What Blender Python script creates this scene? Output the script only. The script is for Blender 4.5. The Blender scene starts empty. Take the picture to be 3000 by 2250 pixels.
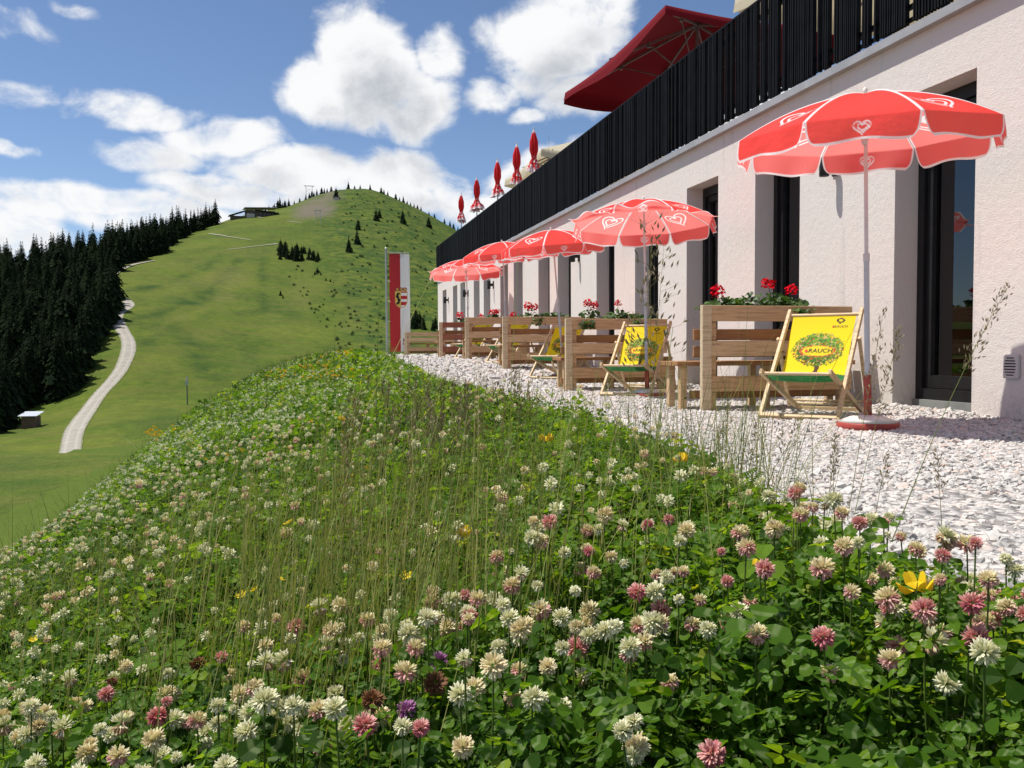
import bpy, math, random
import numpy as np
from mathutils import Matrix, Vector
SC = bpy.context.scene
COL = SC.collection
R = math.radians
rng = np.random.default_rng(7)
random.seed(7)

# ------------------------------------------------------------------ camera
CAM = np.array([0.0, 0.0, 0.55])
FPX, CXP, CYP = 2513.0, 1500.0, 1125.0
PITCH, YAW, ROLL = R(2.4197), R(13.6205), R(0.3)
_f = np.array([math.sin(YAW)*math.cos(PITCH), math.cos(YAW)*math.cos(PITCH), -math.sin(PITCH)])
_r0 = np.array([math.cos(YAW), -math.sin(YAW), 0.0])
_u0 = np.cross(_r0, _f)
_r = _r0*math.cos(ROLL) - _u0*math.sin(ROLL)
_u = _u0*math.cos(ROLL) + _r0*math.sin(ROLL)
FH = np.array([math.sin(YAW), math.cos(YAW), 0.0])     # horizontal heading
def ray(x, y):
    return _f + _r*((x-CXP)/FPX) - _u*((y-CYP)/FPX)
cd = bpy.data.cameras.new('camera'); cam = bpy.data.objects.new('camera', cd); COL.objects.link(cam)
cd.sensor_width = 36; cd.lens = FPX/3000*36; cd.clip_end = 6000; cd.clip_start = 0.05
M = Matrix.Identity(4)
for i in range(3):
    M[i][0] = _r[i]; M[i][1] = _u[i]; M[i][2] = -_f[i]; M[i][3] = CAM[i]
cam.matrix_world = M
SC.camera = cam
SC.render.resolution_x, SC.render.resolution_y = 1024, 768
SC.view_settings.view_transform = 'Standard'; SC.view_settings.look = 'None'
SC.view_settings.exposure = 0.28; SC.view_settings.gamma = 1.0
SC.cycles.max_bounces = 7; SC.cycles.transparent_max_bounces = 8
SC.cycles.diffuse_bounces = 3; SC.cycles.glossy_bounces = 3; SC.cycles.transmission_bounces = 4
SC.cycles.sample_clamp_indirect = 6

# ------------------------------------------------------------------ objects
def tag(o, label=None, cat=None, group=None, kind=None):
    if label: o['label'] = label
    if cat: o['category'] = cat
    if group: o['group'] = group
    if kind: o['kind'] = kind
    return o
def empty(name, loc, rotz=0.0, label=None, cat=None, group=None):
    o = bpy.data.objects.new(name, None); COL.objects.link(o)
    o.location = loc; o.rotation_euler = (0, 0, rotz); o.empty_display_size = 0.1
    return tag(o, label, cat, group)
def link(name, me, parent=None, loc=(0, 0, 0), rot=(0, 0, 0)):
    o = bpy.data.objects.new(name, me); COL.objects.link(o)
    o.location = loc; o.rotation_euler = rot
    if parent: o.parent = parent
    return o
def copy_tree(o, parent=None):
    c = o.copy(); COL.objects.link(c)
    if parent: c.parent = parent
    for ch in list(o.children): copy_tree(ch, c)
    return c
def np_mesh(name, V, faces, mat=None, mids=None, smooth=False, fl=None, col=None, uv=None):
    """faces: list of (n,k) int arrays; fl: dict name->per vertex floats; col: dict name->(n,3|4) per vertex"""
    V = np.asarray(V, np.float32)
    if isinstance(faces, np.ndarray): faces = [faces]
    faces = [np.asarray(f, np.int32) for f in faces if len(f)]
    me = bpy.data.meshes.new(name)
    me.vertices.add(len(V)); me.vertices.foreach_set('co', V.ravel())
    li = np.concatenate([f.ravel() for f in faces])
    sz = np.concatenate([np.full(len(f), f.shape[1], np.int32) for f in faces])
    st = np.concatenate([[0], np.cumsum(sz)[:-1]]).astype(np.int32)
    me.loops.add(len(li)); me.loops.foreach_set('vertex_index', li.astype(np.int32))
    me.polygons.add(len(sz)); me.polygons.foreach_set('loop_start', st)
    try: me.polygons.foreach_set('loop_total', sz)
    except Exception: pass
    if mids is not None: me.polygons.foreach_set('material_index', np.asarray(mids, np.int32))
    me.polygons.foreach_set('use_smooth', np.full(len(sz), smooth))
    for n, a in (fl or {}).items():
        at = me.attributes.new(n, 'FLOAT', 'POINT'); at.data.foreach_set('value', np.asarray(a, np.float32))
    for n, a in (col or {}).items():
        a = np.asarray(a, np.float32)
        if a.shape[1] == 3: a = np.hstack([a, np.ones((len(a), 1), np.float32)])
        at = me.attributes.new(n, 'FLOAT_COLOR', 'POINT'); at.data.foreach_set('color', a.ravel())
    me.update(calc_edges=True)
    if mat:
        for m in (mat if isinstance(mat, (list, tuple)) else [mat]): me.materials.append(m)
    return me
class MB:
    """collects simple solids into ONE mesh"""
    def __init__(s): s.V = []; s.F = []; s.M = []; s.S = []
    def add(s, V, F, m=0, smooth=False):
        b = len(s.V); s.V += [tuple(map(float, v)) for v in V]
        for f in F: s.F.append([b+i for i in f]); s.M.append(m); s.S.append(smooth)
        return s
    def box(s, x0, x1, y0, y1, z0, z1, m=0, T=None, b=0.0):
        if b <= 0:
            V = [(x, y, z) for z in (z0, z1) for y in (y0, y1) for x in (x0, x1)]
            F = [(0, 2, 3, 1), (4, 5, 7, 6), (0, 1, 5, 4), (2, 6, 7, 3), (0, 4, 6, 2), (1, 3, 7, 5)]
        else:
            V = []; lo = (x0, y0, z0); hi = (x1, y1, z1); idx = {}
            for sx in (0, 1):
                for sy in (0, 1):
                    for sz in (0, 1):
                        c = [(hi if q else lo)[k] for k, q in enumerate((sx, sy, sz))]
                        d = [(-b if q else b) for q in (sx, sy, sz)]
                        for k in range(3):
                            p = [c[j]+(0 if j == k else d[j]) for j in range(3)]
                            idx[(sx, sy, sz, k)] = len(V); V.append(p)
            F = []
            for k in range(3):
                i, j = [(1, 2), (2, 0), (0, 1)][k]
                for q in (0, 1):
                    r = []
                    for (a, c) in ((0, 0), (1, 0), (1, 1), (0, 1)):
                        t = [0, 0, 0]; t[k] = q; t[i] = a; t[j] = c; r.append(idx[tuple(t)+(k,)])
                    F.append(r if q else r[::-1])
                for a in (0, 1):
                    for c in (0, 1):
                        t = [0, 0, 0]; t[i] = a; t[j] = c; t2 = list(t); t2[k] = 1
                        r = [idx[tuple(t)+(i,)], idx[tuple(t2)+(i,)], idx[tuple(t2)+(j,)], idx[tuple(t)+(j,)]]
                        F.append(r if (a+c) % 2 else r[::-1])
            for sx in (0, 1):
                for sy in (0, 1):
                    for sz in (0, 1):
                        r = [idx[(sx, sy, sz, k)] for k in range(3)]
                        F.append(r if (sx+sy+sz) % 2 else r[::-1])
        if T is not None: V = [tuple(T @ Vector(v)) for v in V]
        return s.add(V, F, m)
    def tube(s, pts, rad, n=8, m=0, cap=True, smooth=True):
        pts = [Vector(p) for p in pts]; k = len(pts)
        if not isinstance(rad, (list, tuple)): rad = [rad]*k
        V = []; F = []; prev = None
        for i, p in enumerate(pts):
            d = (pts[min(i+1, k-1)]-pts[max(i-1, 0)]).normalized()
            if prev is None:
                a = d.orthogonal().normalized()
            else:
                a = (prev - d*prev.dot(d)); a = a.normalized() if a.length > 1e-6 else d.orthogonal().normalized()
            prev = a; c = d.cross(a)
            for j in range(n):
                t = 2*math.pi*j/n; V.append(p+(a*math.cos(t)+c*math.sin(t))*rad[i])
        for i in range(k-1):
            for j in range(n):
                F.append((i*n+j, i*n+(j+1) % n, (i+1)*n+(j+1) % n, (i+1)*n+j))
        s.add(V, F, m, smooth)
        if cap:
            s.add(V[:n], [tuple(range(n))[::-1]], m); s.add(V[-n:], [tuple(range(n))], m)
        return s
    def bar(s, p, q, w, h, m=0, up=(0, 0, 1), b=0.0):
        """square timber from p to q, w across, h along up"""
        p, q = Vector(p), Vector(q); d = (q-p); L = d.length; d.normalize()
        up = Vector(up); up = (up-d*up.dot(d)).normalized(); a = up.cross(d)
        T = Matrix.Translation(p) @ Matrix((( d.x, a.x, up.x, 0), (d.y, a.y, up.y, 0), (d.z, a.z, up.z, 0), (0, 0, 0, 1)))
        return s.box(0, L, -w/2, w/2, -h/2, h/2, m, T, b)
    def lathe(s, prof, n=24, m=0, c=(0, 0), smooth=True):
        V = []; F = []
        for r, z in prof:
            for j in range(n):
                t = 2*math.pi*j/n; V.append((c[0]+r*math.cos(t), c[1]+r*math.sin(t), z))
        for i in range(len(prof)-1):
            for j in range(n):
                F.append((i*n+j, i*n+(j+1) % n, (i+1)*n+(j+1) % n, (i+1)*n+j))
        F.append(tuple(range(n))[::-1]); F.append(tuple(range((len(prof)-1)*n, len(prof)*n)))
        return s.add(V, F, m, smooth)
    def prism(s, poly, y0, y1, m=0, T=None):
        """polygon in x,z extruded along y"""
        n = len(poly); V = [(x, y0, z) for x, z in poly]+[(x, y1, z) for x, z in poly]
        F = [tuple(range(n)), tuple(range(n, 2*n))[::-1]]+[(i, i+n, (i+1) % n+n, (i+1) % n) for i in range(n)]
        if T is not None: V = [tuple(T @ Vector(v)) for v in V]
        return s.add(V, F, m)
    def mesh(s, name, mat):
        me = bpy.data.meshes.new(name); me.from_pydata(s.V, [], s.F)
        me.polygons.foreach_set('material_index', s.M); me.polygons.foreach_set('use_smooth', s.S)
        for m in (mat if isinstance(mat, (list, tuple)) else [mat]): me.materials.append(m)
        me.update(); return me
    def build(s, name, mat, parent=None, loc=(0, 0, 0), rot=(0, 0, 0)):
        return link(name, s.mesh(name, mat), parent, loc, rot)

# ------------------------------------------------------------------ node helpers
def N(nt, typ, ins=None, **kw):
    n = nt.nodes.new(typ)
    for k, v in kw.items(): setattr(n, k, v)
    for k, v in (ins or {}).items():
        s = n.inputs[k]
        if hasattr(v, 'is_output') or isinstance(v, bpy.types.NodeSocket): nt.links.new(v, s)
        else: s.default_value = v
    return n
def O(n, i=0): return n.outputs[i]
def c4(c): return (c[0], c[1], c[2], 1.0)
def math_(nt, op, a, b=None, c=None, clamp=False):
    ins = {0: a}
    if b is not None: ins[1] = b
    if c is not None: ins[2] = c
    return O(N(nt, 'ShaderNodeMath', ins, operation=op, use_clamp=clamp))
def mixc(nt, f, a, b, bt='MIX'):
    n = nt.nodes.new('ShaderNodeMix'); n.data_type = 'RGBA'; n.blend_type = bt
    for i, v in ((0, f), (6, a), (7, b)):
        if isinstance(v, bpy.types.NodeSocket): nt.links.new(v, n.inputs[i])
        else: n.inputs[i].default_value = c4(v) if isinstance(v, (tuple, list)) else v
    return n.outputs[2]
def ss(nt, x, a, b):
    n = N(nt, 'ShaderNodeMapRange', {0: x, 1: a, 2: b, 3: 0.0, 4: 1.0}, interpolation_type='SMOOTHSTEP')
    return O(n)
def ramp(nt, x, stops):
    n = N(nt, 'ShaderNodeValToRGB', {0: x}); e = n.color_ramp.elements
    while len(e) < len(stops): e.new(0.5)
    for k, (p, c) in enumerate(stops): e[k].position = p; e[k].color = c4(c)
    return O(n)
def noise(nt, vec, scale, detail=4, rough=0.55, dist=0.0, out=0):
    return O(N(nt, 'ShaderNodeTexNoise', {'Vector': vec, 'Scale': scale, 'Detail': detail, 'Roughness': rough, 'Distortion': dist}), out)
def new_mat(name, rough=0.6, spec=0.3):
    m = bpy.data.materials.new(name); m.use_nodes = True; nt = m.node_tree
    b = nt.nodes['Principled BSDF']; b.inputs['Roughness'].default_value = rough
    b.inputs['Specular IOR Level'].default_value = spec
    return m, nt, b
def obj_co(nt): return N(nt, 'ShaderNodeTexCoord').outputs['Object']
def attr(nt, name, col=False):
    return N(nt, 'ShaderNodeAttribute', attribute_name=name).outputs['Color' if col else 'Fac']
def bump(nt, b, h, strength=0.3, dist=0.02):
    n = N(nt, 'ShaderNodeBump', {'Height': h, 'Strength': strength, 'Distance': dist}); nt.links.new(O(n), b.inputs['Normal'])
def plain(name, c, rough=0.5, var=0.12, scale=14, metal=0.0, spec=0.3, bmp=0.0, bscale=60):
    m, nt, b = new_mat(name, rough, spec); co = obj_co(nt)
    n = noise(nt, co, scale, 5, 0.6)
    lo = tuple(max(0, x*(1-var*2)) for x in c); hi = tuple(min(1, x*(1+var*1.4)) for x in c)
    nt.links.new(ramp(nt, n, [(0.3, lo), (0.7, hi)]), b.inputs['Base Color'])
    b.inputs['Metallic'].default_value = metal
    if bmp: bump(nt, b, noise(nt, co, bscale, 3), bmp, 0.01)
    return m
def leafy(name, stops, aname='tint', trans=0.35, rough=0.45, spec=0.3, tcol=(1.15, 1.25, 0.5), colattr=None):
    """thin leaf or petal: diffuse + light coming through"""
    m, nt, b = new_mat(name, rough, spec)
    c = attr(nt, colattr, True) if colattr else ramp(nt, attr(nt, aname), stops)
    if name == 'clover_leaves':
        al = attr(nt, 'along'); k = math_(nt, 'MULTIPLY', ss(nt, al, .36, .46), ss(nt, al, .66, .54)); c = mixc(nt, math_(nt, 'MULTIPLY', k, .38), c, (.34, .42, .20))
        c = mixc(nt, math_(nt, 'MULTIPLY', ss(nt, noise(nt, obj_co(nt), 160, 3, .6), .45, .7), .25), c, (.05, .10, .01))
    nt.links.new(c, b.inputs['Base Color'])
    t = N(nt, 'ShaderNodeBsdfTranslucent'); nt.links.new(mixc(nt, 1.0, c, tcol, 'MULTIPLY'), t.inputs['Color'])
    mx = N(nt, 'ShaderNodeMixShader', {0: trans, 1: O(b), 2: O(t)})
    nt.links.new(O(mx), nt.nodes['Material Output'].inputs['Surface'])
    return m

# ------------------------------------------------------------------ sun and sky
SUN_EL = R(65); SUN_H = np.array([-0.912, 0.410])            # towards the sun, horizontally
sd = bpy.data.lights.new('sun', 'SUN'); sd.energy = 5.0; sd.angle = R(0.53); sd.color = (1.0, 0.955, 0.88)
sun = bpy.data.objects.new('sun', sd); COL.objects.link(sun)
to_sun = Vector((SUN_H[0]*math.cos(SUN_EL), SUN_H[1]*math.cos(SUN_EL), math.sin(SUN_EL)))
sun.rotation_euler = to_sun.to_track_quat('Z', 'Y').to_euler(); sun.location = (-20, 10, 40)

def make_world():
    w = bpy.data.worlds.new('World'); SC.world = w; w.use_nodes = True; nt = w.node_tree
    nt.nodes.clear()
    g = bpy.data.node_groups.new('cloud_density', 'ShaderNodeTree')
    g.interface.new_socket('Vector', in_out='INPUT', socket_type='NodeSocketVector')
    g.interface.new_socket('Density', in_out='OUTPUT', socket_type='NodeSocketFloat')
    gi = g.nodes.new('NodeGroupInput'); go = g.nodes.new('NodeGroupOutput'); v = gi.outputs[0]
    sx = N(g, 'ShaderNodeSeparateXYZ', {0: v})
    az = math_(g, 'ARCTAN2', sx.outputs[0], sx.outputs[1]); el = math_(g, 'ARCSINE', sx.outputs[2])
    P = O(N(g, 'ShaderNodeCombineXYZ', {0: az, 1: el, 2: 0.0}))
    wn = N(g, 'ShaderNodeTexNoise', {'Vector': P, 'Scale': 9.0, 'Detail': 3, 'Roughness': 0.5})
    wv = O(N(g, 'ShaderNodeVectorMath', {0: wn.outputs[1], 1: (0.5, 0.5, 0.5)}, operation='SUBTRACT'))
    P2 = O(N(g, 'ShaderNodeVectorMath', {0: wv, 1: (0.06, 0.045, 0.0), 2: P}, operation='MULTIPLY_ADD'))
    # x, y, half width, half height in the photograph's scale (1 px = 0.023 deg), strength
    blobs = [(1080, 200, 195, 180, 1.5), (940, 250, 150, 125, 1.3), (1210, 290, 150, 130, 1.3), (1075, 95, 75, 75, 1.1), (1190, 345, 130, 45, .95),
             (1290, 140, 90, 90, .9), (1440, 270, 90, 50, .75),
             (400, 325, 210, 55, .95), (640, 405, 200, 62, 1.0), (880, 505, 270, 78, 1.15), (1170, 505, 210, 82, 1.15), (1330, 560, 120, 90, .9),
             (420, 455, 160, 62, .8), (250, 595, 330, 50, 1.0), (700, 580, 280, 50, .9), (60, 605, 230, 60, 1.0), (30, 690, 150, 70, .95), (420, 640, 480, 42, .75), (620, 545, 260, 40, .7), (1130, 590, 260, 50, .8),
             (50, 265, 120, 45, .65), (-30, 40, 140, 48, .6), (205, 5, 60, 20, .4), (40, 440, 110, 28, .6),
             (1600, 120, 190, 150, 1.3), (1720, 20, 180, 130, 1.2), (1560, 230, 110, 70, .95), (1720, 290, 190, 80, 1.0), (1530, 345, 60, 22, .6),
             (1570, 520, 190, 90, 1.2), (1430, 620, 170, 80, 1.1), (1730, 470, 120, 60, .9),
             (2150, 320, 380, 160, 1.0), (2700, -150, 300, 140, 1.0)]
    acc = None
    for (x, y, hw, hh, st) in blobs:
        d = ray(x, y); d = d/np.linalg.norm(d); a = math.atan2(d[0], d[1]); e = math.asin(d[2])
        iw, ih = 1/(hw/FPX), 1/(hh/FPX)
        q = O(N(g, 'ShaderNodeVectorMath', {0: P2, 1: (iw, ih, 0), 2: (-a*iw, -e*ih, 0)}, operation='MULTIPLY_ADD'))
        L = N(g, 'ShaderNodeVectorMath', {0: q}, operation='LENGTH').outputs['Value']
        m = math_(g, 'MINIMUM', math_(g, 'MULTIPLY_ADD', L, -2.0*st, 2.0*st), .9*st)
        acc = m if acc is None else math_(g, 'MAXIMUM', acc, m)
    # scattered cumulus over the rest of the sky (behind and beside the view)
    bn = noise(g, v, 2.2, 2, 0.5); away = math_(g, 'ABSOLUTE', math_(g, 'SUBTRACT', az, YAW))
    rest = math_(g, 'MULTIPLY', math_(g, 'SUBTRACT', bn, 0.52), 5.0)
    rest = math_(g, 'SUBTRACT', rest, math_(g, 'MULTIPLY', ss(g, away, 1.0, 0.7), 4.0))
    acc = math_(g, 'MAXIMUM', acc, math_(g, 'MINIMUM', rest, 1.0))
    acc = math_(g, 'MAXIMUM', acc, -1.0)
    Ps = O(N(g, 'ShaderNodeVectorMath', {0: P, 1: (1.0, 1.35, 1.0)}, operation='MULTIPLY'))
    n1 = noise(g, Ps, 13.0, 9, 0.62, 0.3)
    n2 = noise(g, Ps, 5.0, 3, 0.5)
    den = math_(g, 'MULTIPLY_ADD', math_(g, 'SUBTRACT', n1, 0.5), 3.0, acc)
    den = math_(g, 'MULTIPLY_ADD', math_(g, 'SUBTRACT', n2, 0.5), 1.3, den)
    g.links.new(den, go.inputs[0])
    tc = N(nt, 'ShaderNodeTexCoord').outputs['Generated']
    d1 = N(nt, 'ShaderNodeGroup', {0: tc}, node_tree=g) if False else None
    def dens(vec):
        n = nt.nodes.new('ShaderNodeGroup'); n.node_tree = g; nt.links.new(vec, n.inputs[0]); return n.outputs[0]
    D1 = dens(tc)
    off = O(N(nt, 'ShaderNodeVectorMath', {0: tc, 1: tuple(np.array([to_sun.x, to_sun.y, to_sun.z])*0.055)}, operation='ADD'))
    D2 = dens(O(N(nt, 'ShaderNodeVectorMath', {0: off}, operation='NORMALIZE')))
    alpha = ss(nt, D1, -0.05, 1.0)
    shade = ss(nt, math_(nt, 'MULTIPLY_ADD', D1, 0.45, math_(nt, 'MULTIPLY', D2, 0.75)), 0.5, 2.3)
    cl = mixc(nt, shade, CLOUD_LIT, CLOUD_DARK)
    sk = nt.nodes.new('ShaderNodeTexSky'); sk.sky_type = 'NISHITA'; sk.sun_disc = False
    sk.sun_elevation = SUN_EL; sk.sun_rotation = math.atan2(SUN_H[0], SUN_H[1]) % (2*math.pi)
    sk.altitude = 1800; sk.air_density = 1.0; sk.dust_density = 0.6; sk.ozone_density = 1.6
    skc = mixc(nt, 1.0, O(sk), SKY_GAIN, 'MULTIPLY')
    bg = N(nt, 'ShaderNodeBackground', {'Color': mixc(nt, alpha, skc, cl), 'Strength': SKY_STRENGTH})
    out = nt.nodes.new('ShaderNodeOutputWorld'); nt.links.new(O(bg), out.inputs['Surface'])
    w.cycles.sampling_method = 'MANUAL'; w.cycles.sample_map_resolution = 512
SKY_STRENGTH = 0.12
CLOUD_LIT = (6.6, 6.65, 6.7); CLOUD_DARK = (3.0, 3.25, 3.65); SKY_GAIN = (.74, .78, .84)
make_world()
# ================================================================== far terrain
def grid_faces(nr, nc):
    i = np.arange(nr-1)[:, None]*nc+np.arange(nc-1)[None, :]
    return np.stack([i, i+1, i+nc+1, i+nc], -1).reshape(-1, 4)
def vnoise(x, y, seed=0):
    """smooth value noise, about -1..1"""
    xi = np.floor(x).astype(np.int64); yi = np.floor(y).astype(np.int64); fx = x-xi; fy = y-yi
    fx = fx*fx*(3-2*fx); fy = fy*fy*(3-2*fy)
    def h(a, b):
        n = (a*374761393+b*668265263+seed*974711) & 0x7fffffff
        n = ((n ^ (n >> 13))*1274126177) & 0x7fffffff
        return ((n ^ (n >> 16)) & 0xffff)/32767.5-1
    return (h(xi, yi)*(1-fx)+h(xi+1, yi)*fx)*(1-fy)+(h(xi, yi+1)*(1-fx)+h(xi+1, yi+1)*fx)*fy
def fbm(x, y, oct=4, seed=0):
    a = 1.0; s = 0; t = 0
    for k in range(oct):
        s = s+a*vnoise(x*2**k, y*2**k, seed+k); t += a; a *= 0.5
    return s/t
HILL = {  # photo column -> (distance, photo row of the ground there)
    -900: [(165, 1330), (230, 1240), (300, 1120), (400, 960), (520, 880), (650, 850)],
    0: [(165, 1325), (230, 1235), (300, 1070), (400, 900), (520, 815), (650, 770)],
    200: [(165, 1322), (230, 1200), (300, 1010), (400, 850), (520, 790), (650, 748)],
    345: [(165, 1322), (230, 1170), (300, 960), (400, 810), (520, 750), (650, 722)],
    500: [(165, 1320), (230, 1178), (300, 990), (400, 830), (520, 725), (640, 685)],
    600: [(165, 1320), (230, 1185), (300, 1010), (400, 850), (520, 725), (640, 655)],
    690: [(165, 1320), (230, 1190), (300, 1030), (400, 865), (520, 720), (640, 635), (720, 618)],
    790: [(165, 1320), (230, 1195), (300, 1045), (400, 880), (520, 725), (640, 635), (720, 612)],
    880: [(165, 1320), (230, 1198), (300, 1055), (400, 890), (520, 735), (650, 630), (750, 573)],
    940: [(165, 1320), (230, 1200), (300, 1062), (400, 897), (520, 742), (650, 630), (780, 550)],
    1030: [(165, 1322), (230, 1205), (300, 1075), (400, 907), (520, 750), (650, 630), (800, 523)],
    1100: [(165, 1324), (230, 1210), (300, 1080), (400, 915), (520, 760), (650, 642), (800, 533)],
    1180: [(165, 1326), (230, 1215), (300, 1085), (400, 925), (520, 775), (650, 665), (795, 568)],
    1280: [(165, 1330), (230, 1225), (300, 1090), (400, 940), (520, 805), (650, 705), (780, 620)],
    1400: [(165, 1335), (230, 1230), (300, 1100), (400, 960), (520, 840), (650, 755), (760, 695)],
    1800: [(165, 1340), (230, 1240), (300, 1130), (400, 1020), (520, 910), (650, 850)],
    2600: [(165, 1340), (230, 1260), (300, 1180), (400, 1090), (520, 1020), (650, 980)],
    5500: [(165, 1340), (230, 1260), (300, 1180), (400, 1120), (520, 1080), (650, 1060)]}
NY, NPX = 250, 326
YG = 9*(1500/9)**(np.arange(NY)/(NY-1)); PG = np.linspace(-2600, 5525, NPX)
def _smooth(a, k, ax):
    w = np.exp(-0.5*(np.arange(-3*k, 3*k+1)/k)**2); w /= w.sum()
    p = [(0, 0), (0, 0)]; p[ax] = (3*k, 3*k); b = np.pad(a, p, mode='edge'); o = 0
    for i, wi in enumerate(w):
        o = o+wi*(b[i:i+a.shape[0]] if ax == 0 else b[:, i:i+a.shape[1]])
    return o
def _build_hill():
    ks = sorted(HILL); prof = []
    for k in ks:
        ys = [5, 20, 33, 46, 75, 115]; zs = [-4.9, -5.0, -4.95, -4.9, -9.5, -15.2]
        for (Y, row) in HILL[k]:
            d = ray(k, row); ys.append(Y); zs.append(CAM[2]+d[2]/(d@FH)*Y)
        zt, yt = zs[-1], ys[-1]
        for dy, dz in ((25, -1.5), (80, -14), (220, -62), (900, -260)): ys.append(yt+dy); zs.append(zt+dz)
        # finer curve through the points
        yy = np.linspace(5, 1500, 3000); zz = np.interp(yy, ys, zs)
        prof.append(np.interp(YG, yy, zz))
    prof = np.array(prof)                               # cols x NY
    Z = np.array([np.interp(PG, ks, prof[:, j]) for j in range(NY)])   # NY x NPX
    Z = _smooth(_smooth(Z, 2, 0), 2, 1)
    return Z
HZ = _build_hill()
HU = (PG-CXP)/FPX
RH = np.array([math.cos(YAW), -math.sin(YAW), 0.0])
HX = HU[None, :]*YG[:, None]; HYY = np.repeat(YG[:, None], NPX, 1)
_amp = np.clip((HYY-30)/250, 0, 1)
_fl = np.clip((PG[None, :]-820)/300, 0, 1)
HZ = HZ+_amp*(1.2*fbm(HX/38, HYY/38, 4, 3)+0.35*fbm(HX/7, HYY/7, 3, 9)+_fl*(1.6*fbm(HX/24+HYY/60, HYY/30, 4, 14)+1.0*fbm(HX/60, HYY/9, 3, 15)))
def hill_z(X, Y):
    """height at heading coordinates (X right, Y forward)"""
    X = np.asarray(X, float); Y = np.asarray(Y, float)
    fy = np.clip(np.log(np.maximum(Y, 9.001)/9)/math.log(1500/9)*(NY-1), 0, NY-1.001)
    fp = np.clip((X/Y*FPX+CXP-PG[0])/(PG[1]-PG[0]), 0, NPX-1.001)
    a = fy.astype(int); b = fp.astype(int); u = fy-a; v = fp-b
    return (HZ[a, b]*(1-u)+HZ[a+1, b]*u)*(1-v)+(HZ[a, b+1]*(1-u)+HZ[a+1, b+1]*u)*v
def xy_world(X, Y): return X*RH[0]+Y*FH[0], X*RH[1]+Y*FH[1]
_ys = np.concatenate([np.linspace(60, 900, 2400)])
def hit(x, y, ymin=120):
    """where the ray of a photo point meets the hill"""
    d = ray(x, y); df = d@FH; dr = d@RH
    Y = _ys[_ys >= ymin]; z = CAM[2]+d[2]/df*Y; g = hill_z(dr/df*Y, Y)
    k = np.argmax(z <= g) if np.any(z <= g) else len(Y)-1
    return dr/df*Y[k], Y[k], g[k]
def hit_w(x, y, ymin=120):
    X, Y, z = hit(x, y, ymin); a, b = xy_world(X, Y); return np.array([a, b, z])

wx, wy = xy_world(HX, HYY)
Vh = np.stack([wx, wy, HZ], -1).reshape(-1, 3)
# what grows where: bare scree, tan tracks, coarse grass on the right flank with slope shade painted in
_d = Vh-CAM; _z = np.maximum(_d@_f, 1e-3); PXH = (CXP+FPX*(_d@_r)/_z).reshape(NY, NPX); PYH = (CYP-FPX*(_d@_u)/_z).reshape(NY, NPX)
pcol = PXH
def _blob(x, y, rx, ry): return np.exp(-(((PXH-x)/rx)**2+((PYH-y)/ry)**2)*1.2)
_n = 0.5*fbm(HX/14, HYY/14, 3, 21)+.3*fbm(HX/5, HYY/5, 2, 22)
scree = np.clip((_blob(935, 600, 62, 40)+.8*_blob(905, 622, 70, 22)+.7*_blob(975, 565, 30, 22))*1.5-0.55+_n, 0, 1)*(HYY > 500)
tan = np.clip(sum(w*_blob(*p) for p, w in (((680, 812, 62, 38), .95), ((655, 872, 34, 12), 1.2), ((560, 830, 90, 14), .5), ((880, 880, 40, 60), .5), ((545, 770, 80, 10), .45), ((1040, 930, 50, 60), .4), ((600, 985, 60, 24), .35), ((720, 740, 60, 16), .35)))*1.0
              + 0.35*fbm(HX/16, HYY/22, 3, 33)+.2*fbm(HX/4, HYY/6, 2, 34)-0.05, 0, 1)*(HYY > 120)
def _line(pts, w):
    d = np.full(PXH.shape, 9e3)
    for (x0, y0), (x1, y1) in zip(pts[:-1], pts[1:]):
        L2 = (x1-x0)**2+(y1-y0)**2; t = np.clip(((PXH-x0)*(x1-x0)+(PYH-y0)*(y1-y0))/L2, 0, 1); d = np.minimum(d, np.hypot(PXH-x0-t*(x1-x0), (PYH-y0-t*(y1-y0))*1.3))
    return np.exp(-(d/w)**2)
bands = _line([(360, 945), (440, 925), (559, 893), (631, 838), (697, 772)], 17)+.9*_line([(350, 855), (482, 832), (609, 783), (650, 750)], 13)+.8*_line([(420, 1010), (500, 960), (560, 1010), (600, 1080)], 24)+.7*_line([(690, 920), (800, 905), (880, 930)], 14)+.6*_line([(760, 740), (775, 820), (770, 900)], 9)+.5*_line([(560, 740), (640, 728), (760, 716)], 7)
lights = _line([(440, 985), (520, 930), (600, 905), (640, 880)], 12)+.9*_line([(400, 880), (520, 855), (600, 825)], 11)+.8*_line([(640, 960), (700, 1040), (720, 1090)], 16)+.7*_line([(800, 960), (880, 990), (890, 1060)], 22)+.6*_line([(430, 780), (560, 770), (640, 740)], 9)
rough_shade_g = np.clip((pcol-860-.35*(PYH-700))/130, 0, 1)*np.clip((HYY-180)/120, 0, 1)
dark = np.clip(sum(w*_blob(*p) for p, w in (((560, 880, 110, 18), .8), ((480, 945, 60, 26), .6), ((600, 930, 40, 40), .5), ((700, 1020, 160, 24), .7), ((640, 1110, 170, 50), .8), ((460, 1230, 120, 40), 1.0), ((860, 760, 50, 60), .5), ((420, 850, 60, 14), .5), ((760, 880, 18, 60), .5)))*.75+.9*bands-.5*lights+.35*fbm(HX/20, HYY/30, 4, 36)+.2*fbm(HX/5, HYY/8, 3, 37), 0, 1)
tan = np.clip(tan*.85+.35*lights*(.6+.4*fbm(HX/6, HYY/9, 2, 38)), 0, 1)
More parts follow.
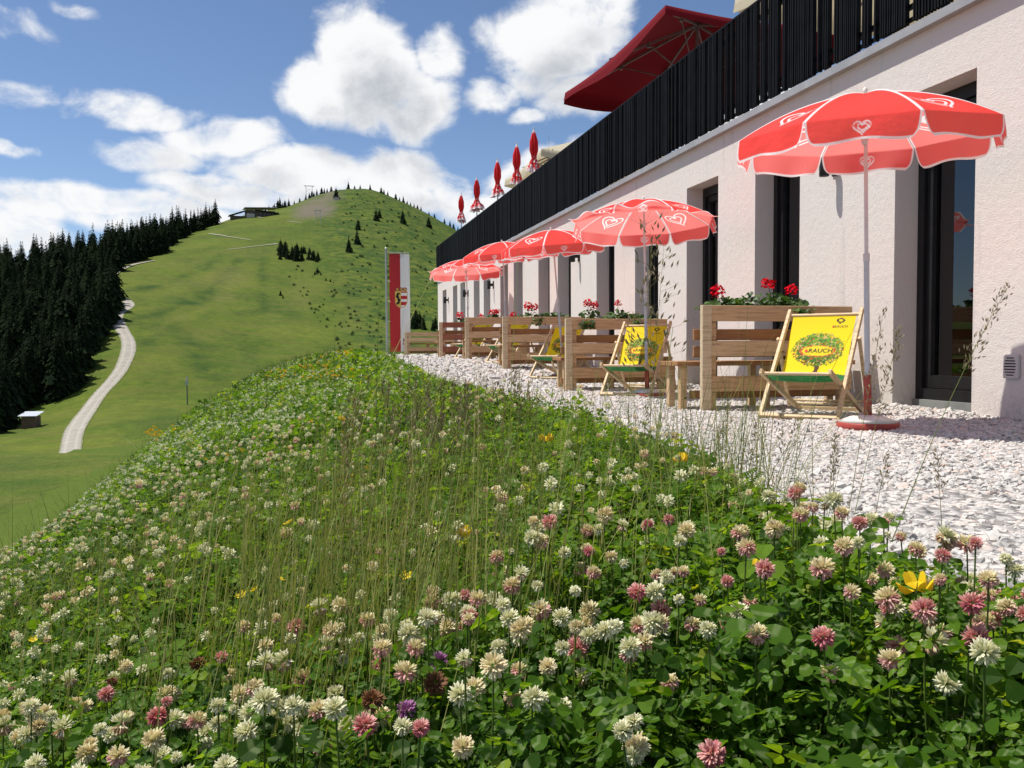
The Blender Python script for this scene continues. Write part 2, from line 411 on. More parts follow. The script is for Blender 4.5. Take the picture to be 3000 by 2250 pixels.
def mat_hill():
    m, nt, b = new_mat('hill_grass', 0.9, 0.1); co = obj_co(nt)
    st = noise(nt, N(nt, 'ShaderNodeMapping', {0: co, 2: (0, 0, -.9), 3: (.22, 1.0, .5)}).outputs[0], 0.22, 4, .6); n1 = noise(nt, co, 0.035, 5, 0.6); n2 = noise(nt, co, 0.35, 5, 0.65); n3 = noise(nt, co, 2.2, 4, 0.7)
    c = ramp(nt, n1, [(0.38, (0.050, 0.092, 0.010)), (0.5, (0.098, 0.142, 0.014)), (0.62, (0.152, 0.178, 0.022))])
    c2 = ramp(nt, n2, [(0.36, (0.048, 0.090, 0.010)), (0.64, (0.152, 0.178, 0.024))])
    c = mixc(nt, 0.5, c, c2); c = mixc(nt, ss(nt, st, .45, .65), c, mixc(nt, .6, c, (.13, .130, .030)))
    c = mixc(nt, math_(nt, 'MULTIPLY', math_(nt, 'MULTIPLY', attr(nt, 'dark'), math_(nt, 'MULTIPLY_ADD', ss(nt, noise(nt, co, .11, 6, .72), .36, .6), .75, .15)), 1.0), c, (0.022, 0.058, 0.009))  # darker grass patches and mown bands, deepened to stand for slope shade
    c = mixc(nt, math_(nt, 'MULTIPLY', attr(nt, 'tan'), math_(nt, 'MULTIPLY_ADD', ss(nt, noise(nt, co, .2, 6, .75), .38, .62), .7, .2)), c, (0.185, 0.165, 0.055))
    rg = math_(nt, 'MULTIPLY', attr(nt, 'rough'), ss(nt, noise(nt, co, 0.16, 6, 0.7), 0.42, 0.6))
    c = mixc(nt, math_(nt, 'MULTIPLY', rg, 0.9), c, (0.030, 0.068, 0.012))  # coarse grass tone, blended stronger to imitate the flank turned from the sun
    c = mixc(nt, attr(nt, 'scree'), c, (0.165, 0.140, 0.105))
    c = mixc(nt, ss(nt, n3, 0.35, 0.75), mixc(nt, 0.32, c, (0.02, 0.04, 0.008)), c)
    nt.links.new(c, b.inputs['Base Color']); bump(nt, b, n3, 0.5, 0.5)
    return m
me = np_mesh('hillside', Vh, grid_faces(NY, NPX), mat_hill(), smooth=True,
             fl={'scree': scree.ravel(), 'tan': tan.ravel(), 'rough': rough_shade_g.ravel(), 'dark': dark.ravel()})
tag(link('hillside', me), kind='structure')

# ------------------------------------------------------------------ tracks
def mat_track():
    m, nt, b = new_mat('gravel_track', .95, .1); co = obj_co(nt); n = noise(nt, co, .5, 5, .6); n2 = noise(nt, co, 2.2, 4, .65); e = attr(nt, 'across')
    c = ramp(nt, n, [(.35, (.27, .25, .215)), (.65, (.34, .315, .27))]); rut = math_(nt, 'ABSOLUTE', math_(nt, 'SUBTRACT', math_(nt, 'ABSOLUTE', e), .45)); c = mixc(nt, ss(nt, rut, .0, .22), mixc(nt, .5, c, (.42, .395, .345)), c)
    k = ss(nt, math_(nt, 'MULTIPLY_ADD', math_(nt, 'SUBTRACT', n2, .5), .9, math_(nt, 'ABSOLUTE', e)), .80, .98); c = mixc(nt, k, c, (.10, .125, .03))
    nt.links.new(c, b.inputs['Base Color']); return m
M_ROAD = mat_track()
def track(name, pts, lift=0.25):
    """pts: (photo x centre, y, width px) laid on the hill"""
    pts = np.array(pts, float); t = np.arange(len(pts)); tt = np.linspace(0, len(pts)-1, (len(pts)-1)*8+1)
    P = np.stack([np.interp(tt, t, pts[:, k]) for k in range(3)], -1)
    P = np.stack([np.convolve(np.pad(P[:, k], 2, mode='edge'), np.ones(5)/5, 'valid') for k in range(3)], -1)
    C = np.array([hit(x, y)[:2] for x, y, w in P])
    C = np.stack([np.convolve(np.pad(C[:, k], 3, mode='edge'), np.ones(7)/7, 'valid') for k in range(2)], -1)
    W = P[:, 2]/FPX*C[:, 1]*0.5; d = np.gradient(C, axis=0); d /= np.linalg.norm(d, axis=1)[:, None]+1e-9
    nrm = np.stack([-d[:, 1], d[:, 0]], -1)
    # widths are measured across the picture: undo foreshortening of slanted stretches
    W = np.minimum(W*np.clip(np.abs(d[:, 1]), 0.35, 1.0)+0.0, 4.5); W = np.convolve(np.pad(W, 4, mode='edge'), np.ones(9)/9, 'valid')
    rows = []
    KS = np.linspace(-1, 1, 13)
    for k in KS:
        q = C+nrm*(W*(1.12*k*(1+0.05*np.sin(np.arange(len(C))*.37+k))))[:, None]; x, y = xy_world(q[:, 0], q[:, 1])
        rows.append(np.stack([x, y, hill_z(q[:, 0], q[:, 1])+lift-0.16*abs(k)], -1))
    V = np.stack(rows, 1); n = len(V)
    me = np_mesh(name, V.reshape(-1, 3), grid_faces(n, 13), M_ROAD, smooth=True, fl={'across': np.tile(KS, n)})
    return tag(link(name, me), kind='structure')
def r1(x, y, w): return (x/1.843, 450+y/1.843, w/1.843)
track('gravel_road', [r1(*p) for p in ((360, 1665, 118), (372, 1620, 115), (400, 1500, 108), (445, 1425, 100), (520, 1320, 88), (603, 1235, 80), (665, 1150, 76), (695, 1070, 78), (692, 1000, 75), (655, 945, 70), (622, 890, 68), (655, 850, 60), (705, 820, 56), (690, 795, 58), (640, 780, 60))])
track('upper_track', [r1(*p) for p in ((600, 668, 40), (640, 635, 38), (690, 610, 36), (760, 592, 30), (850, 578, 26))], 0.5)
track('hill_path', [r1(*p) for p in ((1120, 434, 14), (1180, 440, 14), (1270, 457, 12), (1370, 471, 10))], 0.5)
track('hill_path', [r1(*p) for p in ((1500, 488, 22), (1470, 492, 14), (1350, 507, 9), (1200, 524, 7))], 0.5)
track('summit_path', [r1(*p) for p in ((1330, 335, 16), (1370, 340, 14), (1430, 350, 8))], 0.5)
track('summit_path', [r1(*p) for p in ((1545, 366, 16), (1580, 370, 16), (1640, 377, 8))], 0.5)

# ------------------------------------------------------------------ fir trees
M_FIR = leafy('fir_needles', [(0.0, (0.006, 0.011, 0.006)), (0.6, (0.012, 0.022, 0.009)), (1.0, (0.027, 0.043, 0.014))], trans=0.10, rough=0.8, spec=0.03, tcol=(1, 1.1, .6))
M_BARK = plain('fir_bark', (0.09, 0.065, 0.045), 0.9, 0.25, 8)
def fir_mesh(seed, width=0.17, dense=1.0, sparse_base=0.08):
    r = np.random.default_rng(seed); V = []; F3 = []; T = []
    nl = int(19*dense)
    for i in range(nl):
        h = sparse_base+(1-sparse_base)*(i/(nl-1))**0.92*0.975
        rad = width*(1-h)**0.8*(1.0+0.22*r.standard_normal())+0.008
        nb = max(4, int(10*(1-h)+5)); ph = r.random()*6.28
        for k in range(nb):
            a = ph+6.283*k/nb+0.25*r.standard_normal(); L = rad*(0.75+0.5*r.random()); dr = 0.35+0.25*r.random()
            ca, sa = math.cos(a), math.sin(a); w = L*0.30
            z0 = h+0.012*r.standard_normal(); tint = r.random()
            for q in range(3):                      # sprays along the branch
                f0, f1 = (0.05, 0.5) if q == 0 else ((0.35, 0.8) if q == 1 else (0.62, 1.05))
                s = (r.random()-0.5)*w*1.2; b = len(V)
                p0 = (ca*L*f0, sa*L*f0, z0-dr*L*f0*f0); p1 = (ca*L*f1-sa*s, sa*L*f1+ca*s, z0-dr*L*f1*f1-0.10*L*q)
                m = [(p0[j]+p1[j])/2 for j in range(3)]; ww = w*(1.15-0.25*q)
                V += [p0, (m[0]-sa*ww, m[1]+ca*ww, m[2]-0.22*L), p1, (m[0]+sa*ww, m[1]-ca*ww, m[2]-0.22*L)]
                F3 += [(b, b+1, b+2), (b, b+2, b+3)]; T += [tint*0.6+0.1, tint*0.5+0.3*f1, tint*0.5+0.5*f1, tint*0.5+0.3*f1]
    V += [(0.012, 0, .95), (-0.006, .01, .95), (-0.006, -.01, .95), (0, 0, 1.0)]; b = len(V)-4
    F3 += [(b, b+1, b+3), (b+1, b+2, b+3), (b+2, b, b+3)]; T += [.6]*4
    return np.array(V), np.array(F3), np.array(T)
FIRS = [fir_mesh(100+k, w, d, s) for k, (w, d, s) in enumerate(((.19, 1.15, .04), (.215, 1.2, .05), (.17, 1.1, .07), (.22, 1.1, .03), (.25, 1.05, .02), (.185, 1.25, .08)))]
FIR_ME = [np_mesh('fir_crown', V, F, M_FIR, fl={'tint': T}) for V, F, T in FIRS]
_tb = MB().tube([(0, 0, -0.05), (0, 0, 0.45), (0, 0, 0.93)], [0.016, 0.011, 0.002], 6); TRUNK_ME = _tb.mesh('fir_trunk', M_BARK)
FIR_ROOT = None
fir_jobs = []                                            # (X, Y, height, kind, label, group)
def plant(x, y, hpx, kind, label, group, ymin=120):
    X, Y, z = hit(x, y, ymin); fir_jobs.append((X, Y, z, hpx/FPX*Y, kind, label, group))
# near block of forest on the left: right edge and lower edge follow the photograph
edge = [(345, 905), (325, 950), (290, 1000), (268, 1040), (235, 1120), (205, 1160), (175, 1190), (140, 1215), (120, 1245), (60, 1300), (0, 1330)]
rr = np.random.default_rng(5)
LB_DENSE = 'dark green fir tree standing in the dense forest left of the gravel road'
GR_DENSE = 'fir trees of the dense forest on the left'
seen = []
def forest(n, xs, rows, hrange, ymin, dmin, label, group, edgef):
    tries = 0; c = 0
    while c < n and tries < 12000:
        tries += 1
        x = rr.uniform(*xs); y = rr.uniform(*rows)
        if not edgef(x, y): continue
        X, Y, z = hit(x, y, ymin)
        if any((X-a)**2+(Y-b)**2 < dmin**2 for a, b in seen): continue
        seen.append((X, Y)); fir_jobs.append((X, Y, z, rr.uniform(*hrange)*rr.uniform(.78, 1.05), int(rr.integers(0, 6)), label, group)); c += 1
    return c
def lower(x): return np.interp(x, [0, 60, 120, 140, 175, 205, 235, 268, 290, 325, 345], [1275, 1205, 1180, 1180, 1172, 1155, 1120, 1040, 1000, 950, 905])
# front rows along the forest edge first (these show largest)
for k in range(44):
    x = -60+400*(k/43)**0.8+rr.normal(0, 4); y = float(lower(max(0, min(344, x))))-rr.uniform(2, 22)
    X, Y, z = hit(x, y, 130); seen.append((X, Y)); fir_jobs.append((X, Y, z, rr.uniform(15, 21), k % 3, LB_DENSE, GR_DENSE))
forest(130, (-80, 343), (720, 1250), (17, 25), 150, 4.2, LB_DENSE, GR_DENSE, lambda x, y: y < lower(max(0, min(345, x)))-14 and y > np.interp(x, [-80, 0, 200, 345], [830, 800, 790, 790]))
# far band climbing to the right
def far_low(x): return np.interp(x, [335, 345, 400, 480, 500, 570, 640, 690], [785, 778, 765, 742, 720, 682, 658, 632])
LB_BAND = 'dark fir tree in the forest band climbing to the mountain lodge'
GR_BAND = 'fir trees of the forest band below the lodge'
for k in range(52):
    x = 338+350*k/51+rr.normal(0, 3); y = float(far_low(x))-rr.uniform(0, 6)
    X, Y, z = hit(x, y, 330); seen.append((X, Y)); fir_jobs.append((X, Y, z, rr.uniform(14, 20), k % 3, LB_BAND, GR_BAND))
forest(58, (330, 688), (600, 775), (15, 22), 350, 6, LB_BAND, GR_BAND, lambda x, y: y < far_low(x)-6)
for (x, y, h) in ((455, 660, 52), (690, 622, 62), (676, 628, 56), (652, 640, 52), (625, 655, 52), (598, 668, 50), (560, 690, 55), (240, 800, 70), (180, 810, 70), (390, 745, 66), (300, 760, 70)): pass
# single trees on the open hill: (x, foot y, height px)
HILLTREES = [
    (1049, 672, 34, 'lone dark fir high on the open slope, upper of the pair one above the other'), (1046, 714, 48, 'tall lone fir on the open slope below another lone fir'), (1100, 645, 30, 'small fir on the open slope behind a slightly lower one'),
    (1101, 648, 0, ''), (1112, 638, 28, 'smaller rear fir of a close pair on the open slope'), (1102, 646, 36, 'front fir of a close pair on the open slope'),
    (1180, 654, 46, 'broad fir standing alone on the right flank of the hill'), (1256, 666, 36, 'squat fir on the right flank near the black railing'),
    (1022, 738, 50, 'dark fir on the slope between the shrub patch and the flag'), (985, 582, 36, 'broad dark fir beside the bare scree near the summit')]
for (x, y, h, lb) in HILLTREES:
    if h and lb and lb[:5] != 'small' or lb.startswith('smaller'): plant(x, y, h, 4 if h < 45 else 3, lb, None, 300)
ridge = [(1028, 536, 22), (1046, 535, 10), (1062, 537, 13), (1091, 545, 16), (1123, 560, 17), (1131, 563, 14), (1142, 570, 13), (1165, 582, 16), (1176, 588, 11), (1187, 592, 18), (1198, 600, 9), (1208, 605, 10), (1218, 610, 11), (1228, 616, 12), (1238, 620, 12), (1261, 628, 10), (1277, 634, 12), (1306, 648, 16), (1322, 650, 18), (1332, 652, 16), (1345, 658, 14), (1358, 668, 18), (1372, 672, 20), (1384, 680, 16), (1398, 690, 16),
         (978, 546, 16), (966, 540, 13), (958, 540, 15), (950, 545, 20), (936, 556, 18), (928, 562, 14), (922, 568, 20), (914, 575, 18), (904, 578, 16), (886, 582, 12), (870, 588, 11), (854, 598, 22), (843, 604, 22), (836, 606, 16), (828, 610, 32), (822, 614, 26), (812, 618, 18), (796, 612, 15), (786, 610, 12), (778, 606, 10), (808, 622, 14)]
def plant_ridge(x, h, kind, label, group):
    u = (x-CXP)/FPX; Y = np.linspace(560, 860, 900); z = hill_z(u*Y, Y); k = int(np.argmax((z-CAM[2])/Y)); fir_jobs.append((u*Y[k], Y[k], z[k]-.6, h/FPX*Y[k], kind, label, group))
for i, (x, y, h) in enumerate(ridge): plant_ridge(x, h*1.08+3, (3, 4, 0)[i % 3], 'small fir in silhouette along the ridge of the grassy hill', 'firs along the hill ridge')
for i in range(34):
    x = 812+rr.random()**1.3*125; y = 762-rr.random()*28+(x-812)*0.07; h = (38 if x < 870 else 28)*rr.uniform(.6, 1.1)
    plant(x, y, h, 4, 'short dark fir in the thicket across the middle of the open hill', 'firs of the thicket on the hill', 280)
for (x, y, h) in ((930, 800, 20), (922, 806, 12), (940, 806, 10), (955, 822, 9), (968, 826, 8), (822, 866, 18), (829, 874, 11), (1180, 742, 10)):
    plant(x, y, h, 4, 'dwarf fir alone on the slope below the thicket', 'dwarf firs below the thicket', 250)
for (x, y, h) in ((1218, 958, 62), (1230, 960, 52), (1210, 962, 44), (1240, 965, 40), (1276, 962, 40), (1268, 968, 30)):
    plant(x, y, h, 4, 'dark fir on the slope just behind the red and white flag', 'firs behind the flag', 250)
print('firs', len(fir_jobs))
for i, (X, Y, z, H, k, lb, gr) in enumerate(fir_jobs):
    a, b = xy_world(X, Y); big = H/Y*FPX > 30
    H = max(H, 2.0)
    if big and Y < 420:
        o = empty('fir_tree', (a, b, z-0.1), rr.uniform(0, 6.28), lb, 'tree', gr); o.scale = (H, H, H)
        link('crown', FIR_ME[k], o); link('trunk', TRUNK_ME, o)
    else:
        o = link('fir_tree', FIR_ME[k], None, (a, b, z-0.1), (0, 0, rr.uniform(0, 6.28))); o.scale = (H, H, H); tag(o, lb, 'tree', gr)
# the inside of the forest, hidden behind its front rows
def forest_mass():
    Vs = []; Fs = []; Ts = []; n0 = 0; c = 0
    while c < 420:
        if c < 150: x = rr.uniform(-500, 330); y = rr.uniform(700, 1100); ymin = 190; lim = (y < lower(max(0, min(345, x)))-30 and y > 775)
        elif c < 290: x = rr.uniform(-120, 350); y = rr.uniform(715, 800); ymin = 360; lim = True
        else: x = rr.uniform(335, 690); y = rr.uniform(595, 760); ymin = 400; lim = y < far_low(x)-5
        if not lim: continue
        X, Y, z = hit(x, y, ymin); V, F, T = FIRS[int(rr.integers(0, 3))]; a, b = xy_world(X, Y); H = rr.uniform(15, 23); t = rr.uniform(0, 6.28)
        ca, sa = math.cos(t), math.sin(t)
        Vs.append(np.stack([(V[:, 0]*ca-V[:, 1]*sa)*H+a, (V[:, 0]*sa+V[:, 1]*ca)*H+b, V[:, 2]*H+z], -1)); Fs.append(F+n0); Ts.append(T); n0 += len(V); c += 1
    me = np_mesh('forest', np.concatenate(Vs), np.concatenate(Fs), M_FIR, fl={'tint': np.concatenate(Ts)})
    tag(link('forest', me), 'dark interior of the fir forest on the left slope', 'forest', kind='stuff')
forest_mass()
# low shrubs over the coarse right flank
def shrubs():
    V0, F0, T0 = fir_mesh(77, 0.42, 0.45, 0.0); Vs = []; Fs = []; Ts = []; n0 = 0
    for i in range(330):
        x = rr.uniform(845, 1280); y = rr.uniform(780, 1030) if i < 200 else rr.uniform(560, 800)
        if y > 780 and x < 800+(y-760)*0.75: continue
        if y < 780 and x < 1000: continue
        X, Y, z = hit(x, y, 200); a, b = xy_world(X, Y); H = rr.uniform(0.7, 1.9)*(1.0 if i < 200 else 1.3)
        Vs.append(np.stack([V0[:, 0]*H*1.6+a, V0[:, 1]*H*1.6+b, V0[:, 2]*H*.8+z], -1)); Fs.append(F0+n0); Ts.append(T0); n0 += len(V0)
    me = np_mesh('low_shrubs', np.concatenate(Vs), np.concatenate(Fs), M_SHRUB, fl={'tint': np.concatenate(Ts)})
    tag(link('low_shrubs', me), 'dark low shrubs scattered over the right flank of the hill', 'shrubs', kind='stuff')
M_SHRUB = leafy('shrub_leaves', [(0, (0.018, 0.036, 0.010)), (1, (0.05, 0.09, 0.02))], trans=.15, rough=.7, spec=.1)
shrubs()

# ------------------------------------------------------------------ lodge, lift masts, sheds, post
M_OLDWOOD = plain('weathered_wood', (0.10, 0.075, 0.055), 0.85, 0.3, 6)
M_METALROOF = plain('grey_sheet_roof', (0.36, 0.37, 0.39), 0.5, 0.1, 2, metal=.2)
M_DARKROOF = plain('dark_roof', (0.055, 0.055, 0.06), 0.7, 0.2, 2)
M_PLASTER0 = plain('grey_plaster', (0.42, 0.40, 0.37), 0.85, 0.1, 3)
M_DARKGLASS = plain('dark_window', (0.02, 0.022, 0.026), 0.12, 0.1, 2, spec=.6)
M_STEEL = plain('galvanised_steel', (0.40, 0.42, 0.42), 0.45, 0.1, 20, metal=.6)
def face_cam(P): return math.atan2(-P[0], P[1])          # turn local -y towards the camera
P = hit_w(752, 634, 560); ld = empty('mountain_lodge', tuple(P), face_cam(P)+0.15, 'mountain lodge with pale metal roof on the saddle left of the summit', 'lodge')
MB().box(-8, 13, -4, 5, -3, 4.0).build('wall', M_OLDWOOD, ld)
MB().box(-7.99, -2.2, -4.6, -4.02, -3, 1.2).build('base_wall', M_PLASTER0, ld)
MB().prism([(-9.5, 5.2), (14.5, 6.6), (14.5, 7.0), (-9.5, 5.6)], -5.2, 6.5).build('roof', M_METALROOF, ld)
MB().prism([(-2, 3.9), (15.5, 2.2), (15.5, 2.6), (-2, 4.3)], -7.5, -3.8).build('porch_roof', M_DARKROOF, ld)
MB().prism([(-20, -1.2), (-8.5, 3.2), (-8.5, 3.7), (-20.5, -0.7)], -4.5, 3.5).build('annexe_roof', M_DARKROOF, ld)
MB().box(-19, -8.1, -3.6, 3, -5, -0.9).build('annexe_wall', M_OLDWOOD, ld)
wn = MB()
for x in (-6, -3.2, 1.5, 4.5, 7.5, 10.5): wn.box(x, x+1.6, -4.1, -4.05, 0.6, 2.0)
wn.build('window', M_DARKGLASS, ld)
def lift_mast(x, y, h, w, label, ymin=600):
    P = hit_w(x, y, ymin); o = empty('lift_mast', tuple(P), face_cam(P), label, 'lift mast')
    b = MB()
    for sx in (-1, 1): b.tube([(sx*w*.42, 0, -1), (sx*w*.5, 0, h)], 0.16, 6)
    b.bar((-w*.46, 0, h*.55), (w*.46, 0, h*.9), 0.14, .14).bar((w*.46, 0, h*.55), (-w*.46, 0, h*.9), 0.14, .14); b.build('frame', M_STEEL, o)
    MB().box(-w*.8, w*.8, -.25, .25, h, h+.5).build('crossarm', M_STEEL, o)
lift_mast(906, 582, 10.5, 5.5, 'pale lift mast in silhouette between the lodge and the summit')
lift_mast(994, 540, 5.0, 5.0, 'small lift mast among the firs at the summit')
lift_mast(932, 660, 10, 3.4, 'thin grey lift mast standing on the bare scree', 480)
P = hit_w(92, 1252, 150); sh = empty('forest_hut', tuple(P), face_cam(P)+1.2, 'small wooden hut with a pale metal roof at the forest edge', 'hut')
MB().box(-1.7, 1.7, -1.5, 1.5, -1, 2.6).build('wall', plain('hut_boards', (.16, .10, .065), .85, .25, 4), sh)
MB().prism([(-2.3, 2.7), (2.3, 3.5), (2.3, 3.62), (-2.3, 2.82)], -2.1, 2.1).build('roof', plain('bright_sheet_roof', (.55, .58, .62), .4, .06, 2, metal=.2), sh)
MB().box(-.5, .5, -1.56, -1.5, -.2, 1.7).build('door', M_OLDWOOD, sh)
P = hit_w(986, 584, 560); ho = empty('summit_cabin', tuple(P), face_cam(P), 'tiny cabin under a fir beside the scree', 'cabin')
MB().box(-2.2, 2.2, -1.5, 1.5, -1.5, 1.6).build('wall', M_PLASTER0, ho); MB().prism([(-2.7, 1.5), (0, 2.8), (2.7, 1.5)], -1.9, 1.9).build('roof', M_DARKROOF, ho)
P = hit_w(549, 1186, 140); po = empty('snow_lance', tuple(P), 0, 'thin dark post with a grey head on the meadow beside the road', 'post')
MB().tube([(0, 0, -1), (0, 0, 5.2)], [.16, .13], 8).build('pole', plain('dark_steel', (.07, .09, .10), .5, .1), po)
MB().tube([(0, 0, 5.2), (0, 0, 5.9), (0.1, 0, 7.4)], [.28, .26, .14], 8).build('head', M_STEEL, po); MB().box(-.38, -.14, -.2, .2, 5.2, 6.3).build('valve_box', M_STEEL, po)
P = hit_w(85, 1312, 140)
# ================================================================== terrace and flower bank
def ss01(x, a, b):
    t = np.clip((np.asarray(x, float)-a)/(b-a), 0, 1); return t*t*(3-2*t)
def zg(s):                                              # gravel level along the building
    return 0.29*ss01(s, 9.5, 17.5)
_pt = [-40, -12, -9, -6, -4, -3, -2.5, -2, -1.5, -1, -0.5, 0, 0.5, 1.0, 1.25, 30]
_pz = [-5.6, -5.2, -4.85, -4.2, -2.85, -1.93, -1.50, -1.14, -0.82, -0.55, -0.36, -0.22, -0.10, -0.02, 0, 0]
def bank_z(t, s):
    t = np.asarray(t, float); s = np.asarray(s, float)
    z = np.interp(t, _pt, _pz)
    z = z+zg(s)*ss01(t, -9, -2.5)
    far = ss01(s, 32.5, 52)*np.clip(0.3+0.7*ss01(t, -3, 1), 0, 1)
    z = z*(1-far)-5.1*far
    return z+0.05*fbm(t*.9, s*.9, 3, 4)*ss01(-t, -1.6, -0.4)
gt = np.concatenate([np.linspace(-13, -4, 19), np.linspace(-3.8, 1.9, 58), np.linspace(2.3, 16, 12)])
gs = np.concatenate([np.linspace(-8, 12, 121), np.linspace(12.3, 54, 100)])
T_, S_ = np.meshgrid(gt, gs)
def mat_soil():
    m, nt, b = new_mat('meadow_ground', 0.95, 0.1); co = obj_co(nt)
    n = noise(nt, co, 3, 6, 0.7); n2 = noise(nt, co, 30, 4, 0.7)
    c = ramp(nt, n, [(0.3, (0.022, 0.045, 0.010)), (0.7, (0.05, 0.085, 0.016))]); c = mixc(nt, ss(nt, n2, .4, .7), c, (0.026, 0.024, 0.012))
    gr = ramp(nt, n, [(0.3, (0.066, 0.108, 0.013)), (0.7, (0.112, 0.142, 0.020))]); gr = mixc(nt, ss(nt, n2, .35, .7), gr, (0.05, 0.082, 0.011)); c = mixc(nt, attr(nt, 'low'), c, gr)
    nt.links.new(c, b.inputs['Base Color']); bump(nt, b, n2, .6, .03); return m
me = np_mesh('meadow_bank', np.stack([T_, S_, bank_z(T_, S_)-0.012], -1).reshape(-1, 3), grid_faces(len(gs), len(gt)), mat_soil(), smooth=True, fl={'low': np.clip(ss01(-T_, 3.6, 5.2)+ss01(S_, 33, 37), 0, 1).ravel()})
tag(link('meadow_bank', me), kind='structure')

# ------------------------------------------------------------------ gravel
def mat_gravel(pebble):
    m, nt, b = new_mat('white_pebbles' if pebble else 'gravel_bed', 0.75, 0.25); co = obj_co(nt)
    if pebble:
        c = ramp(nt, attr(nt, 'tint'), [(0.0, (0.24, 0.235, 0.225)), (0.18, (0.40, 0.385, 0.37)), (0.5, (0.52, 0.495, 0.465)), (0.8, (0.56, 0.525, 0.495)), (0.9, (0.52, 0.41, 0.35)), (1.0, (0.62, 0.60, 0.575))])
        c = mixc(nt, ss(nt, noise(nt, co, 90, 4, .7), .4, .75), c, mixc(nt, .35, c, (.25, .24, .23)))
    else:
        v = N(nt, 'ShaderNodeTexVoronoi', {'Vector': co, 'Scale': 26.0}); sepc = N(nt, 'ShaderNodeSeparateColor', {0: v.outputs['Color']})
        c = ramp(nt, sepc.outputs[0], [(0.0, (.20, .19, .19)), (.3, (.44, .42, .41)), (.7, (.58, .55, .52)), (1, (.62, .52, .46))])
        c = mixc(nt, ss(nt, v.outputs['Distance'], 0.35, 0.8), c, (.20, .19, .18))
        h = math_(nt, 'MULTIPLY', v.outputs['Distance'], -1.0); bump(nt, b, h, 1.0, .03)
    nt.links.new(c, b.inputs['Base Color']); return m
def grav_t(s): return 1.30-.30*ss01(s, 3.4, 1.4)+.22*ss01(s, 6, 12)-.36*ss01(s, 13, 24)
t1 = np.linspace(0, 1, 22); s1 = np.linspace(-7, 33, 90); A, B = np.meshgrid(t1, s1)
g0 = grav_t(B)-.12; edge_fade = ss01(A, 0, .06); A = g0+A*(4.95-g0)
me = np_mesh('gravel_terrace', np.stack([A, B, zg(B)-0.03+0.034*edge_fade+0.004], -1).reshape(-1, 3), grid_faces(len(s1), len(t1)), mat_gravel(False), smooth=True)
tag(link('gravel_terrace', me), kind='structure')
# view helper: keep what the camera and a step to the side of it can see
def to_px(P):
    d = np.asarray(P, float)-CAM; z = d@_f; z = np.where(np.abs(z) < 1e-6, 1e-6, z)
    return CXP+FPX*(d@_r)/z, CYP-FPX*(d@_u)/z, z
def in_view(P, mx=260, near=0.3):
    x, y, z = to_px(P); return (z > near) & (x > -mx-250/np.maximum(z, .3)) & (x < 3000+mx+250/np.maximum(z, .3)) & (y < 2250+420)
def rotmats(n, yaw, tx, ty):
    """yaw about z, then leaning: up vector (tx,ty,1) normalised"""
    up = np.stack([tx, ty, np.ones(n)], -1); up /= np.linalg.norm(up, axis=1)[:, None]
    a = np.stack([np.cos(yaw), np.sin(yaw), np.zeros(n)], -1); a -= up*np.sum(a*up, 1)[:, None]; a /= np.linalg.norm(a, axis=1)[:, None]
    b = np.cross(up, a); return np.stack([a, b, up], -1)      # columns
def scatter(tv, tfs, pos, Rm, sc, extra=None):
    """instances of a template as one vertex/face set"""
    n, k = len(pos), len(tv)
    sc = np.asarray(sc); sc = sc[:, None, None] if sc.ndim == 1 else sc[:, None, :]
    V = np.einsum('nij,nkj->nki', Rm, tv[None]*sc)+pos[:, None, :]
    off = (np.arange(n)*k)[:, None, None]
    return V.reshape(-1, 3), [(f[None]+off).reshape(-1, f.shape[1]) for f in tfs]
class Bag:
    def __init__(s): s.V = []; s.F = {}; s.n = 0; s.A = {}; s.C = {}
    def add(s, V, Fs, fl=None, col=None):
        for f in Fs: s.F.setdefault(f.shape[1], []).append(f+s.n)
        s.V.append(V); s.n += len(V)
        for k, a in (fl or {}).items(): s.A.setdefault(k, []).append(a)
        for k, a in (col or {}).items(): s.C.setdefault(k, []).append(a)
    def mesh(s, name, mat, smooth=False):
        return np_mesh(name, np.concatenate(s.V), [np.concatenate(f) for f in s.F.values()], mat, smooth=smooth,
                       fl={k: np.concatenate(a) for k, a in s.A.items()}, col={k: np.concatenate(a) for k, a in s.C.items()})
g_ = (1+5**.5)/2
ICO = np.array([(-1, g_, 0), (1, g_, 0), (-1, -g_, 0), (1, -g_, 0), (0, -1, g_), (0, 1, g_), (0, -1, -g_), (0, 1, -g_), (g_, 0, -1), (g_, 0, 1), (-g_, 0, -1), (-g_, 0, 1)])/math.hypot(1, g_)
ICOF = np.array([(0, 11, 5), (0, 5, 1), (0, 1, 7), (0, 7, 10), (0, 10, 11), (1, 5, 9), (5, 11, 4), (11, 10, 2), (10, 7, 6), (7, 1, 8), (3, 9, 4), (3, 4, 2), (3, 2, 6), (3, 6, 8), (3, 8, 9), (4, 9, 5), (2, 4, 11), (6, 2, 10), (8, 6, 7), (9, 8, 1)])
